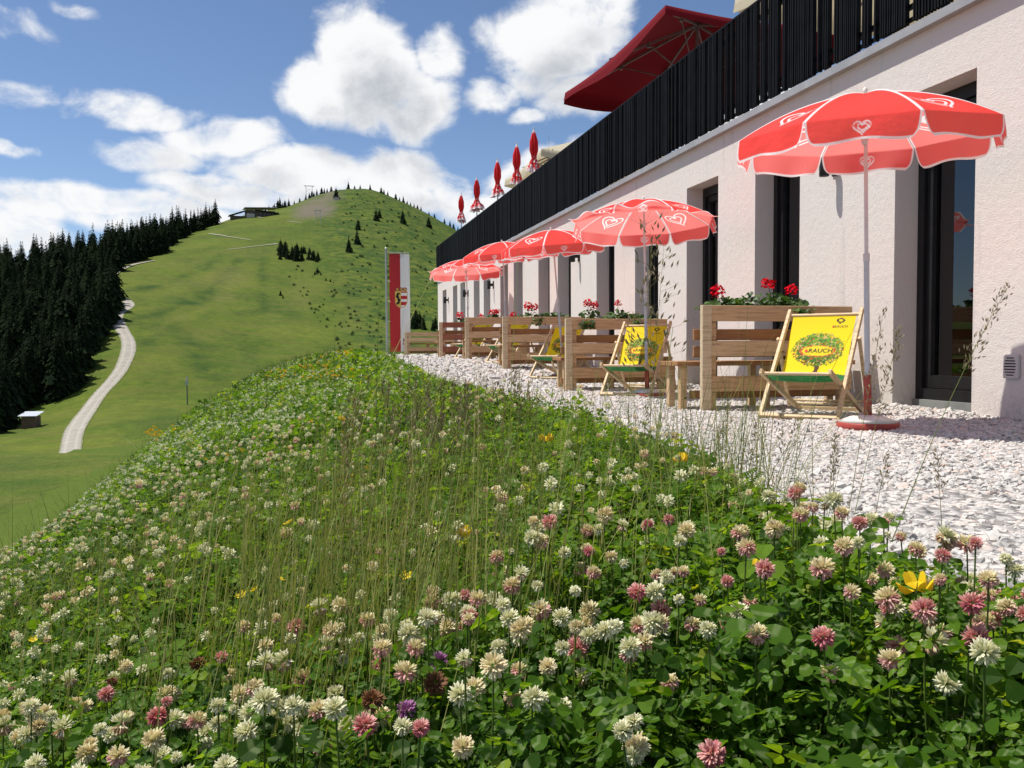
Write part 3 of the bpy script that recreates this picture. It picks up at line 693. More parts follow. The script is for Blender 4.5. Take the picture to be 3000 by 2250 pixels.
def pebbles():
    bag = Bag()
    for (s0, s1, dens, size, kinds) in ((0.5, 5.2, 4300, .0096, 10), (5.2, 10, 2200, .0128, 8), (10, 18, 640, .023, 5), (18, 31.5, 250, .033, 3)):
        n = int((s1-s0)*3.95*dens); p = np.stack([rng.uniform(.85, 4.9, n), rng.uniform(s0, s1, n), np.zeros(n)], -1)
        keep = (rng.random(n) < ss01(p[:, 0]-grav_t(p[:, 1]), -.1, .25)) & in_view(p, 500); p = p[keep]; n = len(p)
        p[:, 2] = zg(p[:, 1])+rng.uniform(-.004, .012, n)+0.012*fbm(p[:, 0]*3, p[:, 1]*3, 2, 8)+0.05*np.exp(-((p[:, 0]-4.86)/.16)**2)*(0.6+.4*fbm(p[:, 1]*2.2, p[:, 1]*0, 2, 5))
        kk = rng.integers(0, kinds, n)
        for k in range(kinds):
            q = p[kk == k]; m = len(q)
            if not m: continue
            tv = ICO*(1+0.22*rng.standard_normal((12, 1)))*np.array([1.25, .95, .62])
            sc = size*np.exp(0.34*rng.standard_normal(m)); Rm = rotmats(m, rng.uniform(0, 6.28, m), rng.normal(0, .45, m), rng.normal(0, .45, m))
            V, F = scatter(tv, [ICOF], q, Rm, sc); bag.add(V, F, {'tint': np.repeat(np.clip(rng.beta(2.2, 1.6, m), 0, 1), 12)})
    tag(link('gravel', bag.mesh('gravel', mat_gravel(True))), 'white and grey pebbles covering the terrace', 'gravel', kind='stuff')
pebbles()

# ================================================================== clover and meadow
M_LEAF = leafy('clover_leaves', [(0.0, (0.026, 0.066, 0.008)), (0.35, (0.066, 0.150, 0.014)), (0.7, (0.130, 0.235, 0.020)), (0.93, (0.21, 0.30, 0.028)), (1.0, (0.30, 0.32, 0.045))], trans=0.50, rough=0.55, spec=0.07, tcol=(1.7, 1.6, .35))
M_STEM = leafy('green_stems', [(0.0, (0.055, 0.10, 0.02)), (0.5, (0.13, 0.19, 0.035)), (1.0, (0.36, 0.33, 0.11))], trans=0.25, rough=.5)
M_BLOOM = leafy('clover_petals', None, trans=0.45, rough=.6, spec=.15, tcol=(1.0, 0.95, .85), colattr='col')
M_STRAW = leafy('dry_grass', [(0.0, (0.10, 0.085, 0.04)), (0.5, (0.22, 0.175, 0.085)), (1.0, (0.42, 0.35, 0.20))], trans=0.3, rough=.6)
M_DARKSEED = leafy('dark_seed_heads', [(0.0, (0.10, 0.075, 0.055)), (1.0, (0.30, 0.24, 0.15))], trans=0.2, rough=.7)
M_YELLOW = leafy('yellow_petals', [(0.0, (0.78, 0.50, 0.012)), (1.0, (0.88, 0.70, 0.025))], trans=.35, rough=.45, tcol=(1, .9, .4))
# leaf templates
def leaflets(detail):
    V = []; F6 = []; F4 = []
    for k in range(3):
        a = 2*math.pi*k/3; ca, sa = math.cos(a), math.sin(a); b = len(V)
        if detail:
            L = [(.06, 0, 0), (.55, 0, -.05), (.97, 0, -.12), (.34, .27, .05), (.70, .43, .02), (.95, .24, -.07), (.34, -.27, .05), (.70, -.43, .02), (.95, -.24, -.07)]
            F6 += [(b, b+1, b+2, b+5, b+4, b+3), (b, b+6, b+7, b+8, b+2, b+1)]
        else:
            L = [(.05, 0, 0), (.62, -.42, .02), (.98, 0, -.1), (.62, .42, .02)]; F4 += [(b, b+1, b+2, b+3)]
        V += [(x*ca-y*sa, x*sa+y*ca, z) for x, y, z in L]
    return np.array(V), ([np.array(F6)] if detail else [np.array(F4)])
LEAF_HI, LEAF_LO = leaflets(True), leaflets(False)
def along(tm): return np.hypot(tm[0][:, 0], tm[0][:, 1])
def canopy(t, s):                                        # height of the plant layer above the ground
    return (0.22+0.06*fbm(t*1.6, s*1.6, 3, 12)+0.05*fbm(t*5, s*5, 2, 15))*ss01(edge_t(s)-t, -.25, .42)*np.clip(1-0.35*ss01(s, 8, 25), 0, 1)+0.02
def edge_t(s): return 1.45-.30*ss01(s, 3.4, 1.4)+.22*ss01(s, 6, 12)-.40*ss01(s, 13, 24)+0.22*fbm(s*.9, s*0+1, 3, 30)+0.10*fbm(s*4, s*0+2, 2, 31)
def meadow_points(n, y0, y1, tlo=-5.5, power=1.0):
    """random ground points on the bank within reach of the view, between distances y0 and y1 ahead"""
    out = []
    while sum(map(len, out)) < n:
        k = n*3; Y = y0+(y1-y0)*rng.random(k)**power; X = rng.uniform(-0.72*Y-.7, 0.72*Y+.7)
        t, s = xy_world(X, Y); ok = (t < edge_t(s)) & (t > tlo) & (s < 36)
        out.append(np.stack([t[ok], s[ok]], -1))
    p = np.concatenate(out)[:n]; return p[:, 0], p[:, 1]
def leaves():
    bag = Bag()
    for (n, y0, y1, pw, size, tmpl, spread) in ((31000, .35, 2.3, .75, .0182, LEAF_HI, .62), (30000, 2.2, 5.5, .8, .0215, LEAF_HI, .65), (34000, 5.3, 13, .9, .040, LEAF_LO, .7), (30000, 12.5, 36, .9, .065, LEAF_LO, .8)):
        t, s = meadow_points(n, y0, y1, power=pw); h = canopy(t, s)
        f = rng.beta(2.4, 1.0, n); z = bank_z(t, s)+h*f*(1+0.12*rng.standard_normal(n))
        # petals turn to the light and lean outwards
        Rm = rotmats(n, rng.uniform(0, 6.28, n), rng.normal(-.18, spread, n), rng.normal(.02, spread, n))
        sc = size*np.exp(.30*rng.standard_normal(n))
        patch = 0.5+0.5*fbm(t*1.1, s*1.1, 3, 40)
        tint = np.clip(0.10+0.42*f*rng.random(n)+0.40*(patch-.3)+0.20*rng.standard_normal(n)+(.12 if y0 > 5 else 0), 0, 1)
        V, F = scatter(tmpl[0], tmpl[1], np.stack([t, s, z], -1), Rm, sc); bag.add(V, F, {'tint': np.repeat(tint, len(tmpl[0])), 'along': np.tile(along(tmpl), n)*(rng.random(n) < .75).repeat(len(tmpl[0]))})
    # bigger oval leaves of dock and plantain in clumps
    n = 900; t, s = meadow_points(n, .6, 6.5, power=.8); keep = fbm(t*2.3, s*2.3, 2, 51) > 0.12; t, s = t[keep], s[keep]; n = len(t)
    ov = np.array([(0, 0, 0), (.3, .20, .06), (.65, .22, .05), (1, 0, -.10), (.65, -.22, .05), (.3, -.20, .06), (.32, 0, 0), (.66, 0, -.02)])
    of = [np.array([(0, 6, 1), (0, 5, 6), (7, 3, 2), (7, 4, 3)]), np.array([(6, 7, 2, 1), (6, 5, 4, 7)])]
    z = bank_z(t, s)+canopy(t, s)*rng.uniform(.35, 1.0, n); Rm = rotmats(n, rng.uniform(0, 6.28, n), rng.normal(-.2, .6, n), rng.normal(0, .6, n))
    V, F = scatter(ov, of, np.stack([t, s, z], -1), Rm, .052*np.exp(.35*rng.standard_normal(n))); bag.add(V, F, {'tint': np.repeat(np.clip(rng.normal(.45, .18, n), 0, 1), 8), 'along': np.zeros(n*8)})
    # feathery vetch sprays: many narrow leaflets along a stem
    n = 1500; t, s = meadow_points(n, .5, 5, power=.8); keep = fbm(t*1.9, s*1.9, 2, 61) > 0.05; t, s = t[keep], s[keep]; n = len(t)
    V0 = []; F0 = []
    for k in range(9):
        for sg in (-1, 1):
            b = len(V0); x = .12+.1*k; L = .26*(1-.05*k)
            V0 += [(x, 0, .02*k), (x+.10, sg*L*.5, .02*k+.03), (x+.16, sg*L, .02*k), (x+.02, sg*L*.55, .02*k)]; F0 += [(b, b+1, b+2, b+3)]
    z = bank_z(t, s)+canopy(t, s)*rng.uniform(.5, 1.05, n); Rm = rotmats(n, rng.uniform(0, 6.28, n), rng.normal(-.3, .6, n), rng.normal(0, .6, n))
    V, F = scatter(np.array(V0), [np.array(F0)], np.stack([t, s, z], -1), Rm, .075*np.exp(.25*rng.standard_normal(n))); bag.add(V, F, {'tint': np.repeat(np.clip(rng.normal(.55, .15, n), 0, 1), len(V0)), 'along': np.zeros(n*len(V0))})
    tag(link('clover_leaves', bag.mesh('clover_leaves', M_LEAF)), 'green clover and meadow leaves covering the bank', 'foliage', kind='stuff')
leaves()
def blades(n, y0, y1, hmean, wid, power, mask_seed, thr, mat_tint, lean=.35, tlo=-5):
    """thin bent grass blades as strips"""
    t, s = meadow_points(n, y0, y1, power=power, tlo=tlo)
    if thr is not None:
        k = fbm(t*.8, s*.5, 3, mask_seed) > thr; t, s = t[k], s[k]
    dp = (np.stack([t, s, 0*t], -1)-CAM*np.array([1, 1, 0]))@FH; k = dp > (1.25 if hmean > .3 else .6); t, s = t[k], s[k]
    n = len(t); H = np.minimum(hmean*np.exp(.25*rng.standard_normal(n)), hmean*1.5); a = rng.uniform(0, 6.28, n); L = np.abs(rng.normal(0, lean, n))*H
    dx, dy = np.cos(a)*L, np.sin(a)*L; z0 = bank_z(t, s); w = wid*np.exp(.2*rng.standard_normal(n)); b = rng.uniform(0, 6.28, n)
    V = []; 
    for (f, ww) in ((0, 1), (.4, .9), (.75, .6), (1, .1)):
        cx = t+dx*f*f; cy = s+dy*f*f; cz = z0+H*f*(1-.12*f*(L/H))
        for sg in (-1, 1): V.append(np.stack([cx+sg*np.cos(b)*w*ww, cy+sg*np.sin(b)*w*ww, cz], -1))
    V = np.stack(V, 1).reshape(-1, 3); off = (np.arange(n)*8)[:, None, None]
    F = (np.array([(0, 1, 3, 2), (2, 3, 5, 4), (4, 5, 7, 6)])[None]+off).reshape(-1, 4)
    return V, [F], {'tint': np.repeat(np.clip(rng.normal(mat_tint, .2, n), 0, 1), 8)}
gb = Bag()
for a in ((9000, .5, 3.2, .21, .0011, .8, 70, -.15, .4), (7000, 3, 9, .26, .0018, .9, 71, -.1, .35), (14000, 8, 36, .30, .004, .9, 72, -.2, .45),
          (3600, .8, 3.0, .40, .0010, .9, 73, .05, .8), (1900, 2.2, 8, .45, .0014, .9, 74, .16, .7), (9000, .4, 4, .10, .0012, .8, 75, None, .35)):
    gb.add(*blades(*a))
SPK = (np.array([(0, 0, -.8), (.22, .1, 0), (0, 0, 1.2), (-.22, -.1, 0)]), np.array([(0, 1, 2, 3)])); dg_ = Bag()
def at_bank0(px, py):
    d = ray(px, py); k = np.linspace(.5, 30, 4000); P = CAM+d[None]*k[:, None]; h = P[:, 2] <= bank_z(P[:, 0], P[:, 1])+.12; j = np.argmax(h); return P[j] if h.any() and j else None
# a tuft of straw coloured stalks left of the middle of the bank, as in the photograph
def tuft(cx, cy, rx, ry, n, h, tint):
    t = rng.normal(cx, rx, n); s = rng.normal(cy, ry, n); k = t < edge_t(s); t, s = t[k], s[k]; n = len(t)
    H = h*np.exp(.22*rng.standard_normal(n)); a = rng.normal(.3, .9, n); L = np.abs(rng.normal(0, .16, n))*H+.02; z0 = bank_z(t, s); b = rng.uniform(0, 6.28, n); V = []
    for (f, ww) in ((0, 1), (.35, 1), (.7, .8), (1, .4)):
        for sg in (-1, 1): V.append(np.stack([t+np.cos(a)*L*f*f+sg*np.cos(b)*.0011*ww, s+np.sin(a)*L*f*f+sg*np.sin(b)*.0011*ww, z0+H*f], -1))
    V = np.stack(V, 1).reshape(-1, 3); F = (np.array([(0, 1, 3, 2), (2, 3, 5, 4), (4, 5, 7, 6)])[None]+(np.arange(n)*8)[:, None, None]).reshape(-1, 4)
    gb.add(V, [F], {'tint': np.repeat(np.clip(rng.normal(tint, .2, n), 0, 1), 8)})
for (cx, cy, rx, ry, n, h, ti) in ((-.02, 1.75, .16, .25, 430, .42, .85), (.25, 1.45, .12, .2, 220, .42, .8), (.05, 1.25, .15, .15, 160, .36, .8), (-.2, 2.6, .25, .4, 260, .45, .85), (.35, 2.7, .2, .4, 160, .45, .6), (1.0, 2.15, .12, .25, 70, .40, .45), (1.25, 2.5, .12, .3, 60, .42, .5)):
    tuft(cx, cy, rx, ry, n, h, ti)
for k in range(230):
    px, py = rng.normal(1240, 120), rng.normal(1280, 85)
    P = at_bank0(px, py); 
    if P is None or P[0] > edge_t(P[1])-.05: continue
    t, s = P[0], P[1]; z0 = float(bank_z(t, s)); H = rng.uniform(.26, .44); lx, ly = rng.normal(.03, .05, 2); n = 34; f = rng.random(n)**.8; L = .16*rng.uniform(.7, 1.2)
    Q = np.stack([t+lx*(H-L*f)/H+rng.normal(0, .007, n)*(.4+f), s+ly*(H-L*f)/H+rng.normal(0, .007, n)*(.4+f), z0+H-L*f], -1)
    V, F = scatter(SPK[0], [SPK[1]], Q, rotmats(n, rng.uniform(0, 6.28, n), rng.normal(0, .6, n), rng.normal(0, .6, n)), .0105*np.exp(.3*rng.standard_normal(n))); dg_.add(V, F, {'tint': np.repeat(np.clip(rng.normal(.1 if k % 3 else .6, .22, n), 0, 1), len(SPK[0]))})
    b = rng.uniform(0, 6.28); V = []
    for ff in (0, .5, 1):
        for sg in (-1, 1): V.append((t+lx*ff+sg*math.cos(b)*.0009, s+ly*ff+sg*math.sin(b)*.0009, z0+H*ff))
    dg_.add(np.array(V), [np.array([(0, 1, 3, 2), (2, 3, 5, 4)])], {'tint': np.full(6, .5)})
tag(link('dry_grass', dg_.mesh('dry_grass', M_STRAW)), 'brown dry grass heads crowding the middle of the bank', 'grass', kind='stuff')
tag(link('meadow_grass', gb.mesh('meadow_grass', M_STEM)), 'thin green and straw coloured grass stems standing in the clover', 'grass', kind='stuff')

# ------------------------------------------------------------------ clover blooms
def fib(n):
    i = np.arange(n)+.5; ph = np.arccos(1-2*i/n); th = math.pi*(1+5**.5)*i
    return np.stack([np.cos(th)*np.sin(ph), np.sin(th)*np.sin(ph), np.cos(ph)], -1)
CREAM, WHITE, PINK, ROSE, BROWN, TAN, PURP, GREENW = (.89, .80, .56), (.91, .88, .68), (.85, .55, .50), (.74, .28, .31), (.32, .16, .08), (.66, .48, .30), (.38, .16, .30), (.74, .80, .50)
def bloom(kind, n=110, seed=0):
    r = np.random.default_rng(seed); D = fib(n); D = D+.16*r.standard_normal(D.shape); D /= np.linalg.norm(D, axis=1)[:, None]
    V = []; F3 = []; C = []
    for d in D:
        z = d[2]; low = max(0, -z+.05); open_ = 1.0
        base, tip = {'white': (GREENW, WHITE), 'cream': (CREAM, CREAM), 'blush': (PINK if z < -.05 else CREAM, CREAM if z > -.1 else PINK), 'pink': (ROSE, PINK), 'rose': (ROSE, ROSE if z < .1 else PINK),
                     'wilted': (TAN if z < .0 else GREENW, TAN if z < -.05 else WHITE), 'brown': (BROWN, BROWN), 'purple': (PURP, (.55, .25, .50)), 'bud': (GREENW, WHITE)}[kind]
        if kind == 'wilted' and z < .1: d = np.array([d[0]*.8, d[1]*.8, -abs(d[2])-.55])
        elif kind in ('brown',): d = np.array([d[0], d[1], d[2]*.7-.1])
        else: d = np.array([d[0], d[1], d[2]*.85+.10])
        d = d/np.linalg.norm(d); L = (1.0 if kind != 'bud' else .62)*(.86+.22*r.random()); w = (.125 if kind != 'wilted' else .10)*(84/max(n, 40))**.5*1.05
        if z > .75: L *= .82
        a = np.cross(d, (0, 0, 1.0)); a = a/(np.linalg.norm(a)+1e-6); c = np.cross(d, a)
        up = np.array([0, 0, .16]) if z > -.2 else np.array([0, 0, -.06]); p0 = d*.22; p1 = d*L*.72; p2 = d*L+up*L*.5; b = len(V)
        V += [p0, p1+a*w, p1-a*w*.7+c*w*.8, p1-a*w*.7-c*w*.8, p2+a*w*.42, p2-a*w*.42]
        F3 += [(b, b+1, b+2), (b, b+2, b+3), (b, b+3, b+1), (b+1, b+4, b+2), (b+4, b+5, b+2), (b+2, b+5, b+3), (b+3, b+5, b+4), (b+3, b+4, b+1)]
        k = .88+.24*r.random(); bc = np.array(base)*k; tc = np.array(tip)*k; mc = bc*.35+tc*.65
        C += [bc, mc, mc, mc, tc, tc]
    return np.array(V), np.array(F3), np.clip(np.array(C), 0, .9)
KINDS = ['white']*6+['cream']*3+['blush']*4+['pink']*2+['rose']+['wilted']*3+['bud']*2+['blush']*2+['brown']*1
BL = [(k, np_mesh('flower_head', *bloom(k, 120 if k != 'bud' else 60, 200+i)[:2], M_BLOOM, col={'col': bloom(k, 120 if k != 'bud' else 60, 200+i)[2]})) for i, k in enumerate(KINDS)]
BLOOM_LABEL = {'white': 'fresh white clover head on a thin stem among the foreground leaves', 'cream': 'creamy full clover head on a thin stem among the foreground leaves', 'blush': 'cream clover head flushed pink below among the foreground leaves',
               'pink': 'pale pink clover head on a thin stem among the foreground leaves', 'rose': 'deep rose pink clover head among the foreground leaves', 'wilted': 'half wilted white clover head with drooping tan florets below',
               'bud': 'small closed whitish clover bud on a thin stem', 'brown': 'dry brown spent clover head among the foreground leaves', 'purple': 'purple red clover head in the straw coloured grass'}
STEM_ME = []
for k in range(5):
    r = np.random.default_rng(300+k); q = r.normal(0, .10, 2)
    STEM_ME.append(MB().tube([(q[0]*2.2, q[1]*2.2, -1.0), (q[0]*1.3, q[1]*1.3, -.66), (q[0]*.4, q[1]*.4, -.33), (0, 0, 0)], [.011, .010, .009, .008], 5, cap=False).mesh('stem', M_STEM))
for m_ in STEM_ME:
    at = m_.attributes.new('tint', 'FLOAT', 'POINT'); at.data.foreach_set('value', np.full(len(m_.vertices), .3, np.float32))
def bloom_points():
    P = []
    for (n, y0, y1, pw) in ((330, .78, 1.5, .9), (620, .5, 2.4, .62), (900, 2.3, 5.5, .8), (3000, 5.0, 13, .9), (4200, 12.5, 36, .9)):
        t, s = meadow_points(n, y0, y1, power=pw)
        clump = fbm(t*1.4, s*1.4, 3, 80); left = ss01(-t, -.8, .8)
        k = clump+.45*rng.random(n)+.25*left > (-.12 if y0 < 2 else .0); t, s = t[k], s[k]
        z = bank_z(t, s)+canopy(t, s)*rng.uniform(.93, 1.28, len(t))+.012; P.append(np.stack([t, s, z], -1))
    # the left slope is white with small heads
    t, s = meadow_points(5200, 2.6, 26, power=.85); k = (t < .3-.02*s+.3*fbm(t, s, 2, 81)) & (rng.random(len(t)) < .9); t, s = t[k], s[k]
    P.append(np.stack([t, s, bank_z(t, s)+canopy(t, s)*rng.uniform(.9, 1.2, len(t))+.01], -1))
    return np.concatenate(P)
BP = bloom_points(); bx, by, bz_ = to_px(BP)
inside = (bx > -30) & (bx < 3030) & (by < 2290) & (bz_ > .86)
order = np.argsort(np.where(inside, bz_, 1e9)); near = order[:296]; rest = np.setdiff1d(np.where(bz_ > 1.0)[0], near)
for i in near:
    x, y, z = BP[i]; side = ss01(bx[i], 200, 2300)            # more pink towards the gravel
    p = np.array([(2.2-1.2*side if k in ('white', 'cream') else 1.0) if k not in ('pink', 'rose', 'blush') else .55+.9*side for k in KINDS]); p[-1] *= .35; p /= p.sum()
    kind, hm = BL[int(rng.choice(len(BL), p=p))]
    g = bank_z(x, y); H = max(.06, z-g); r_ = min(.0165, .0129*math.exp(.20*rng.standard_normal())*(1.10 if kind in ('cream', 'wilted') else 1))
    o = empty('clover_flower', (x, y, float(g)), rng.uniform(0, 6.28), BLOOM_LABEL[kind], 'clover flower', kind+' clover flowers of the foreground')
    st = link('stem', STEM_ME[int(rng.integers(0, 5))], o, (0, 0, H)); st.scale = (H*.9 if H < .14 else .14, H*.9 if H < .14 else .14, H)
    hd = link('flower_head', hm, o, (0, 0, H), (rng.normal(0, .28), rng.normal(0, .28), 0)); hd.scale = (r_, r_, r_)
def bloom_rest():
    bag = Bag(); P = BP[rest]; d = bz_[rest]
    lods = [(bloom(k, 34, 400+i), 0) for i, k in enumerate(('white', 'white', 'blush', 'white', 'cream', 'white'))]+[(bloom(k, 9, 500+i), 1) for i, k in enumerate(('white', 'white', 'cream', 'white', 'cream'))]
    hi = np.where(d < 6)[0]; lo = np.where(d >= 6)[0]
    for sel, ids, sz in ((hi, range(6), .0118), (lo, range(6, 11), .0120)):
        ids = list(ids); kk = rng.integers(0, len(ids), len(sel))
        for j, li in enumerate(ids):
            q = P[sel[kk == j]]; m = len(q)
            if not m: continue
            V, F, C = lods[li][0]; V = V*(np.array([1.25, 1.25, 1.0]) if lods[li][1] else 1)
            if lods[li][1]: C = C*.2+np.array((.88, .90, .76))*.78
            Rm = rotmats(m, rng.uniform(0, 6.28, m), rng.normal(0, .3, m), rng.normal(0, .3, m))
            vv, ff = scatter(V, [F], q, Rm, sz*np.exp(.22*rng.standard_normal(m))); bag.add(vv, ff, None, {'col': np.tile(C, (m, 1))})
    # stems of the nearer ones
    tag(link('clover_blooms', bag.mesh('clover_blooms', M_BLOOM)), 'many small whitish clover heads spread over the bank farther back', 'flowers', kind='stuff')
bloom_rest()
# yellow flowers, purple heads -----------------------------------------------------
def at_bank(px, py, dz=0.0):
    """bank plant top under a photo point"""
    d = ray(px, py); k = np.linspace(.5, 40, 8000); P = CAM+d[None]*k[:, None]
    top = bank_z(P[:, 0], P[:, 1])+canopy(P[:, 0], P[:, 1])+dz; hit_ = P[:, 2] <= top; j = np.argmax(hit_)
    return P[j] if hit_.any() and j > 0 else np.array([0.0, 0.0, -50.0])
def yellow_head(kind, seed):
    r = np.random.default_rng(seed); V = []; F = []; T = []
    if kind == 'trefoil':
        n = 7
        for k in range(n):
            a = 6.283*k/n+r.normal(0, .2); e = r.uniform(.1, .6); d = np.array([math.cos(a)*math.cos(e), math.sin(a)*math.cos(e), math.sin(e)]); q = np.array([-d[1], d[0], 0]); q /= np.linalg.norm(q); u = np.cross(d, q)
            q = -q; b = len(V)
            V += [d*.1, d*.55+q*.30+u*.1, d*.95+q*.22+u*.42, d*1.05+u*.5, d*.95-q*.22+u*.42, d*.55-q*.30+u*.1, d*.8-u*.12]
            F += [(b, b+1, b+6), (b+1, b+2, b+6), (b+2, b+3, b+6), (b+3, b+4, b+6), (b+4, b+5, b+6), (b+5, b, b+6), (b, b+5, b+1), (b+1, b+5, b+2), (b+5, b+4, b+2), (b+4, b+3, b+2)]; T += [.1, .7, .9, 1, .9, .7, .4]
    else:
        for k in range(5):
            a = 6.283*k/5; b = len(V); ca, sa = math.cos(a), math.sin(a)
            for (x, y, z) in ((.05, 0, 0), (.5, .32, .18), (.9, .30, .42), (1, 0, .48), (.9, -.30, .42), (.5, -.32, .18), (.55, 0, .10)): V.append((x*ca-y*sa, x*sa+y*ca, z)); T.append(.55+.4*x)
            F += [(b+6, b, b+1), (b+6, b+1, b+2), (b+6, b+2, b+3), (b+6, b+3, b+4), (b+6, b+4, b+5), (b+6, b+5, b)]
    return np_mesh('flower_head', np.array(V), np.array(F), M_YELLOW, fl={'tint': np.array(T)})
Y_TREF = [yellow_head('trefoil', k) for k in range(3)]; Y_BUTT = yellow_head('buttercup', 9)
def small_flower(px, py, me, r_, name, label, cat, group=None, dz=.055, rot=(.2, 0, 0)):
    P = at_bank(px, py, dz); g = float(bank_z(P[0], P[1])); H = max(.08, P[2]-g)
    o = empty(name, (P[0], P[1], g), rng.uniform(0, 6.28), label, cat, group)
    st = link('stem', STEM_ME[int(rng.integers(0, 5))], o, (0, 0, H)); st.scale = (.14, .14, H)
    hd = link('flower_head', me, o, (0, 0, H), rot); hd.scale = (r_,)*3
for (px, py, r_, k, lb) in ((2685, 1730, .021, 0, 'golden trefoil cluster beside a rose clover head at the right edge'), (1358, 1568, .021, 1, 'largest yellow trefoil cluster in the middle of the bank'), (1600, 1292, .03, 2, 'yellow trefoil at the gravel edge left of the second parasol foot'),
                           (1998, 1352, .026, 0, 'yellow trefoil standing out against the pebbles'), (2225, 1665, .013, 1, 'small yellow trefoil under a pink clover head right of the middle'), (1001, 1230, .028, 2, 'yellow trefoil beside the pale dry grass plume')):
    small_flower(px, py, Y_TREF[k], r_, 'yellow_trefoil', lb, 'yellow flower')
for (px, py, r_, lb) in ((846, 1533, .016, 'lone buttercup left of the straw coloured tuft'), (745, 1730, .015, 'upper right buttercup of a pair among white clover on the left'), (708, 1745, .013, 'lower left buttercup of a pair among white clover on the left'), (820, 1698, .013, 'buttercup just above the pair in the white clover'),
                         (1190, 1690, .013, 'buttercup among the straw coloured stems'), (97, 1875, .010, 'tiny buttercup near the left edge')):
    small_flower(px, py, Y_BUTT, r_, 'buttercup', lb, 'buttercup', rot=(.5, .2, 0))
yb = Bag(); pts = [at_bank(450+rng.normal(0, 22), 1262+rng.normal(0, 12), .25) for k in range(26)]+[at_bank(rng.uniform(780, 1040), rng.uniform(1015, 1110), .03) for k in range(120)]+[at_bank(rng.uniform(560, 1250), rng.uniform(1080, 1400), .02) for k in range(26)]
pts = np.array(pts); pts = pts[pts[:, 2] > -20]; Vt, Ft = None, None
_m = Y_TREF[0]; Vt = np.array([v.co[:] for v in _m.vertices]); Ft = np.array([p.vertices[:] for p in _m.polygons])
vv, ff = scatter(Vt, [Ft], pts, rotmats(len(pts), rng.uniform(0, 6.28, len(pts)), rng.normal(0, .3, len(pts)), rng.normal(0, .3, len(pts))), .022*np.exp(.2*rng.standard_normal(len(pts)))*np.clip(np.linalg.norm(pts, axis=1)/12, .6, 1.5)); yb.add(vv, ff, {'tint': np.tile(np.linspace(.2, 1, len(Vt)), len(pts))})
tag(link('yellow_blooms', yb.mesh('yellow_blooms', M_YELLOW)), 'tiny yellow flowers dotted over the far crest of the bank', 'flowers', kind='stuff')
PUR = np_mesh('flower_head', *bloom('purple', 60, 77)[:2], M_BLOOM, col={'col': bloom('purple', 60, 77)[2]})
small_flower(1285, 1935, PUR, .0135, 'red_clover', 'purple red clover head in the straw coloured stems, upper of two', 'clover flower', dz=.02); small_flower(1192, 2080, PUR, .0135, 'red_clover', 'purple red clover head in the straw coloured stems, lower of two', 'clover flower', dz=.02)

# ------------------------------------------------------------------ tall grass stalks that stand out one by one
def panicle(name, base, tip, bow, n, spread, blen, mat, tint, stem_r, label, drop=.25, seed=0, group=None, start=.45):
    """one stalk bending from base to tip with seed sprays along its upper part"""
    r = np.random.default_rng(900+seed); base = np.array(base, float); tip = np.array(tip, float); o = empty(name, tuple(base), 0, label, 'grass stalk', group)
    d = tip-base; L = np.linalg.norm(d); tt = np.linspace(0, 1, 9); C = [d*t+np.array([0, 0, bow*L])*math.sin(math.pi*t)*.5 for t in tt]
    m = MB().tube(C, [stem_r*(1.1-.75*t) for t in tt], 5, cap=False).mesh('stem', M_STEM)
    at = m.attributes.new('tint', 'FLOAT', 'POINT'); at.data.foreach_set('value', np.full(len(m.vertices), tint, np.float32)); link('stem', m, o)
    V = []; F = []; T = []
    for k in range(n):
        t = start+(1-start)*k/(n-1); c = d*t+np.array([0, 0, bow*L])*math.sin(math.pi*t)*.5; a = r.uniform(0, 6.28); sp = spread*L*(1.1-t)*r.uniform(.3, 1.0)+.004
        dirn = d/L; e = np.array([math.cos(a), math.sin(a), 0]); e -= dirn*e.dot(dirn); e /= np.linalg.norm(e)+1e-9
        q = c+e*sp+dirn*sp*.7-np.array([0, 0, drop*sp]); w = np.cross(q-c, (0.3, 0.5, 1)); w = w/(np.linalg.norm(w)+1e-9)
        b = len(V); V += [c-w*.0006, c+w*.0006, q+w*.0006, q-w*.0006]; F.append((b, b+1, b+2, b+3)); T += [.5]*4
        for j in range(3):
            p = q+r.normal(0, blen*.5, 3)*(j > 0); ax = (dirn+e*.6+r.normal(0, .3, 3)); ax /= np.linalg.norm(ax); sw = np.cross(ax, r.normal(0, 1, 3)); sw = sw/np.linalg.norm(sw)*blen*.16; b = len(V)
            V += [p-ax*blen*.5, p+sw, p+ax*blen*.6, p-sw]; F.append((b, b+1, b+2, b+3)); T += [.2, .6, 1, .5]
    link('seed_head', np_mesh('seed_head', np.array(V), np.array(F), mat, fl={'tint': np.array(T)}), o)
def stalk(px, py, tx, ty, dist, label, n=16, spread=.14, blen=.012, mat=None, tint=.7, stem_r=.0011, bow=0.05, start=.5, group=None, seed=0):
    """foot seen at (px,py), tip at (tx,ty), both at about this distance ahead"""
    def at(x, y, Y): d = ray(x, y); return CAM+d*(Y/(d@FH))
    P = at(px, py, dist); t, s = P[0], P[1]; P[2] = bank_z(t, s) if t < 1.7 else float(zg(s)); Q = at(tx, ty, dist*rng.uniform(.97, 1.03))
    panicle('grass_stalk', P, Q, bow, n, spread, blen, mat or M_DARKSEED, tint, stem_r, label, seed=seed, start=start, group=group)
stalk(2610, 1480, 2955, 835, 2.35, 'long slender grass stalk arching in front of the dark door at the right', n=44, spread=.05, blen=.015, start=.62, bow=.10, stem_r=.0014, tint=.6, seed=1)
stalk(2480, 1480, 2590, 905, 2.6, 'grass stalk with an open head just right of the near deckchair', n=36, spread=.06, blen=.014, start=.45, seed=2)
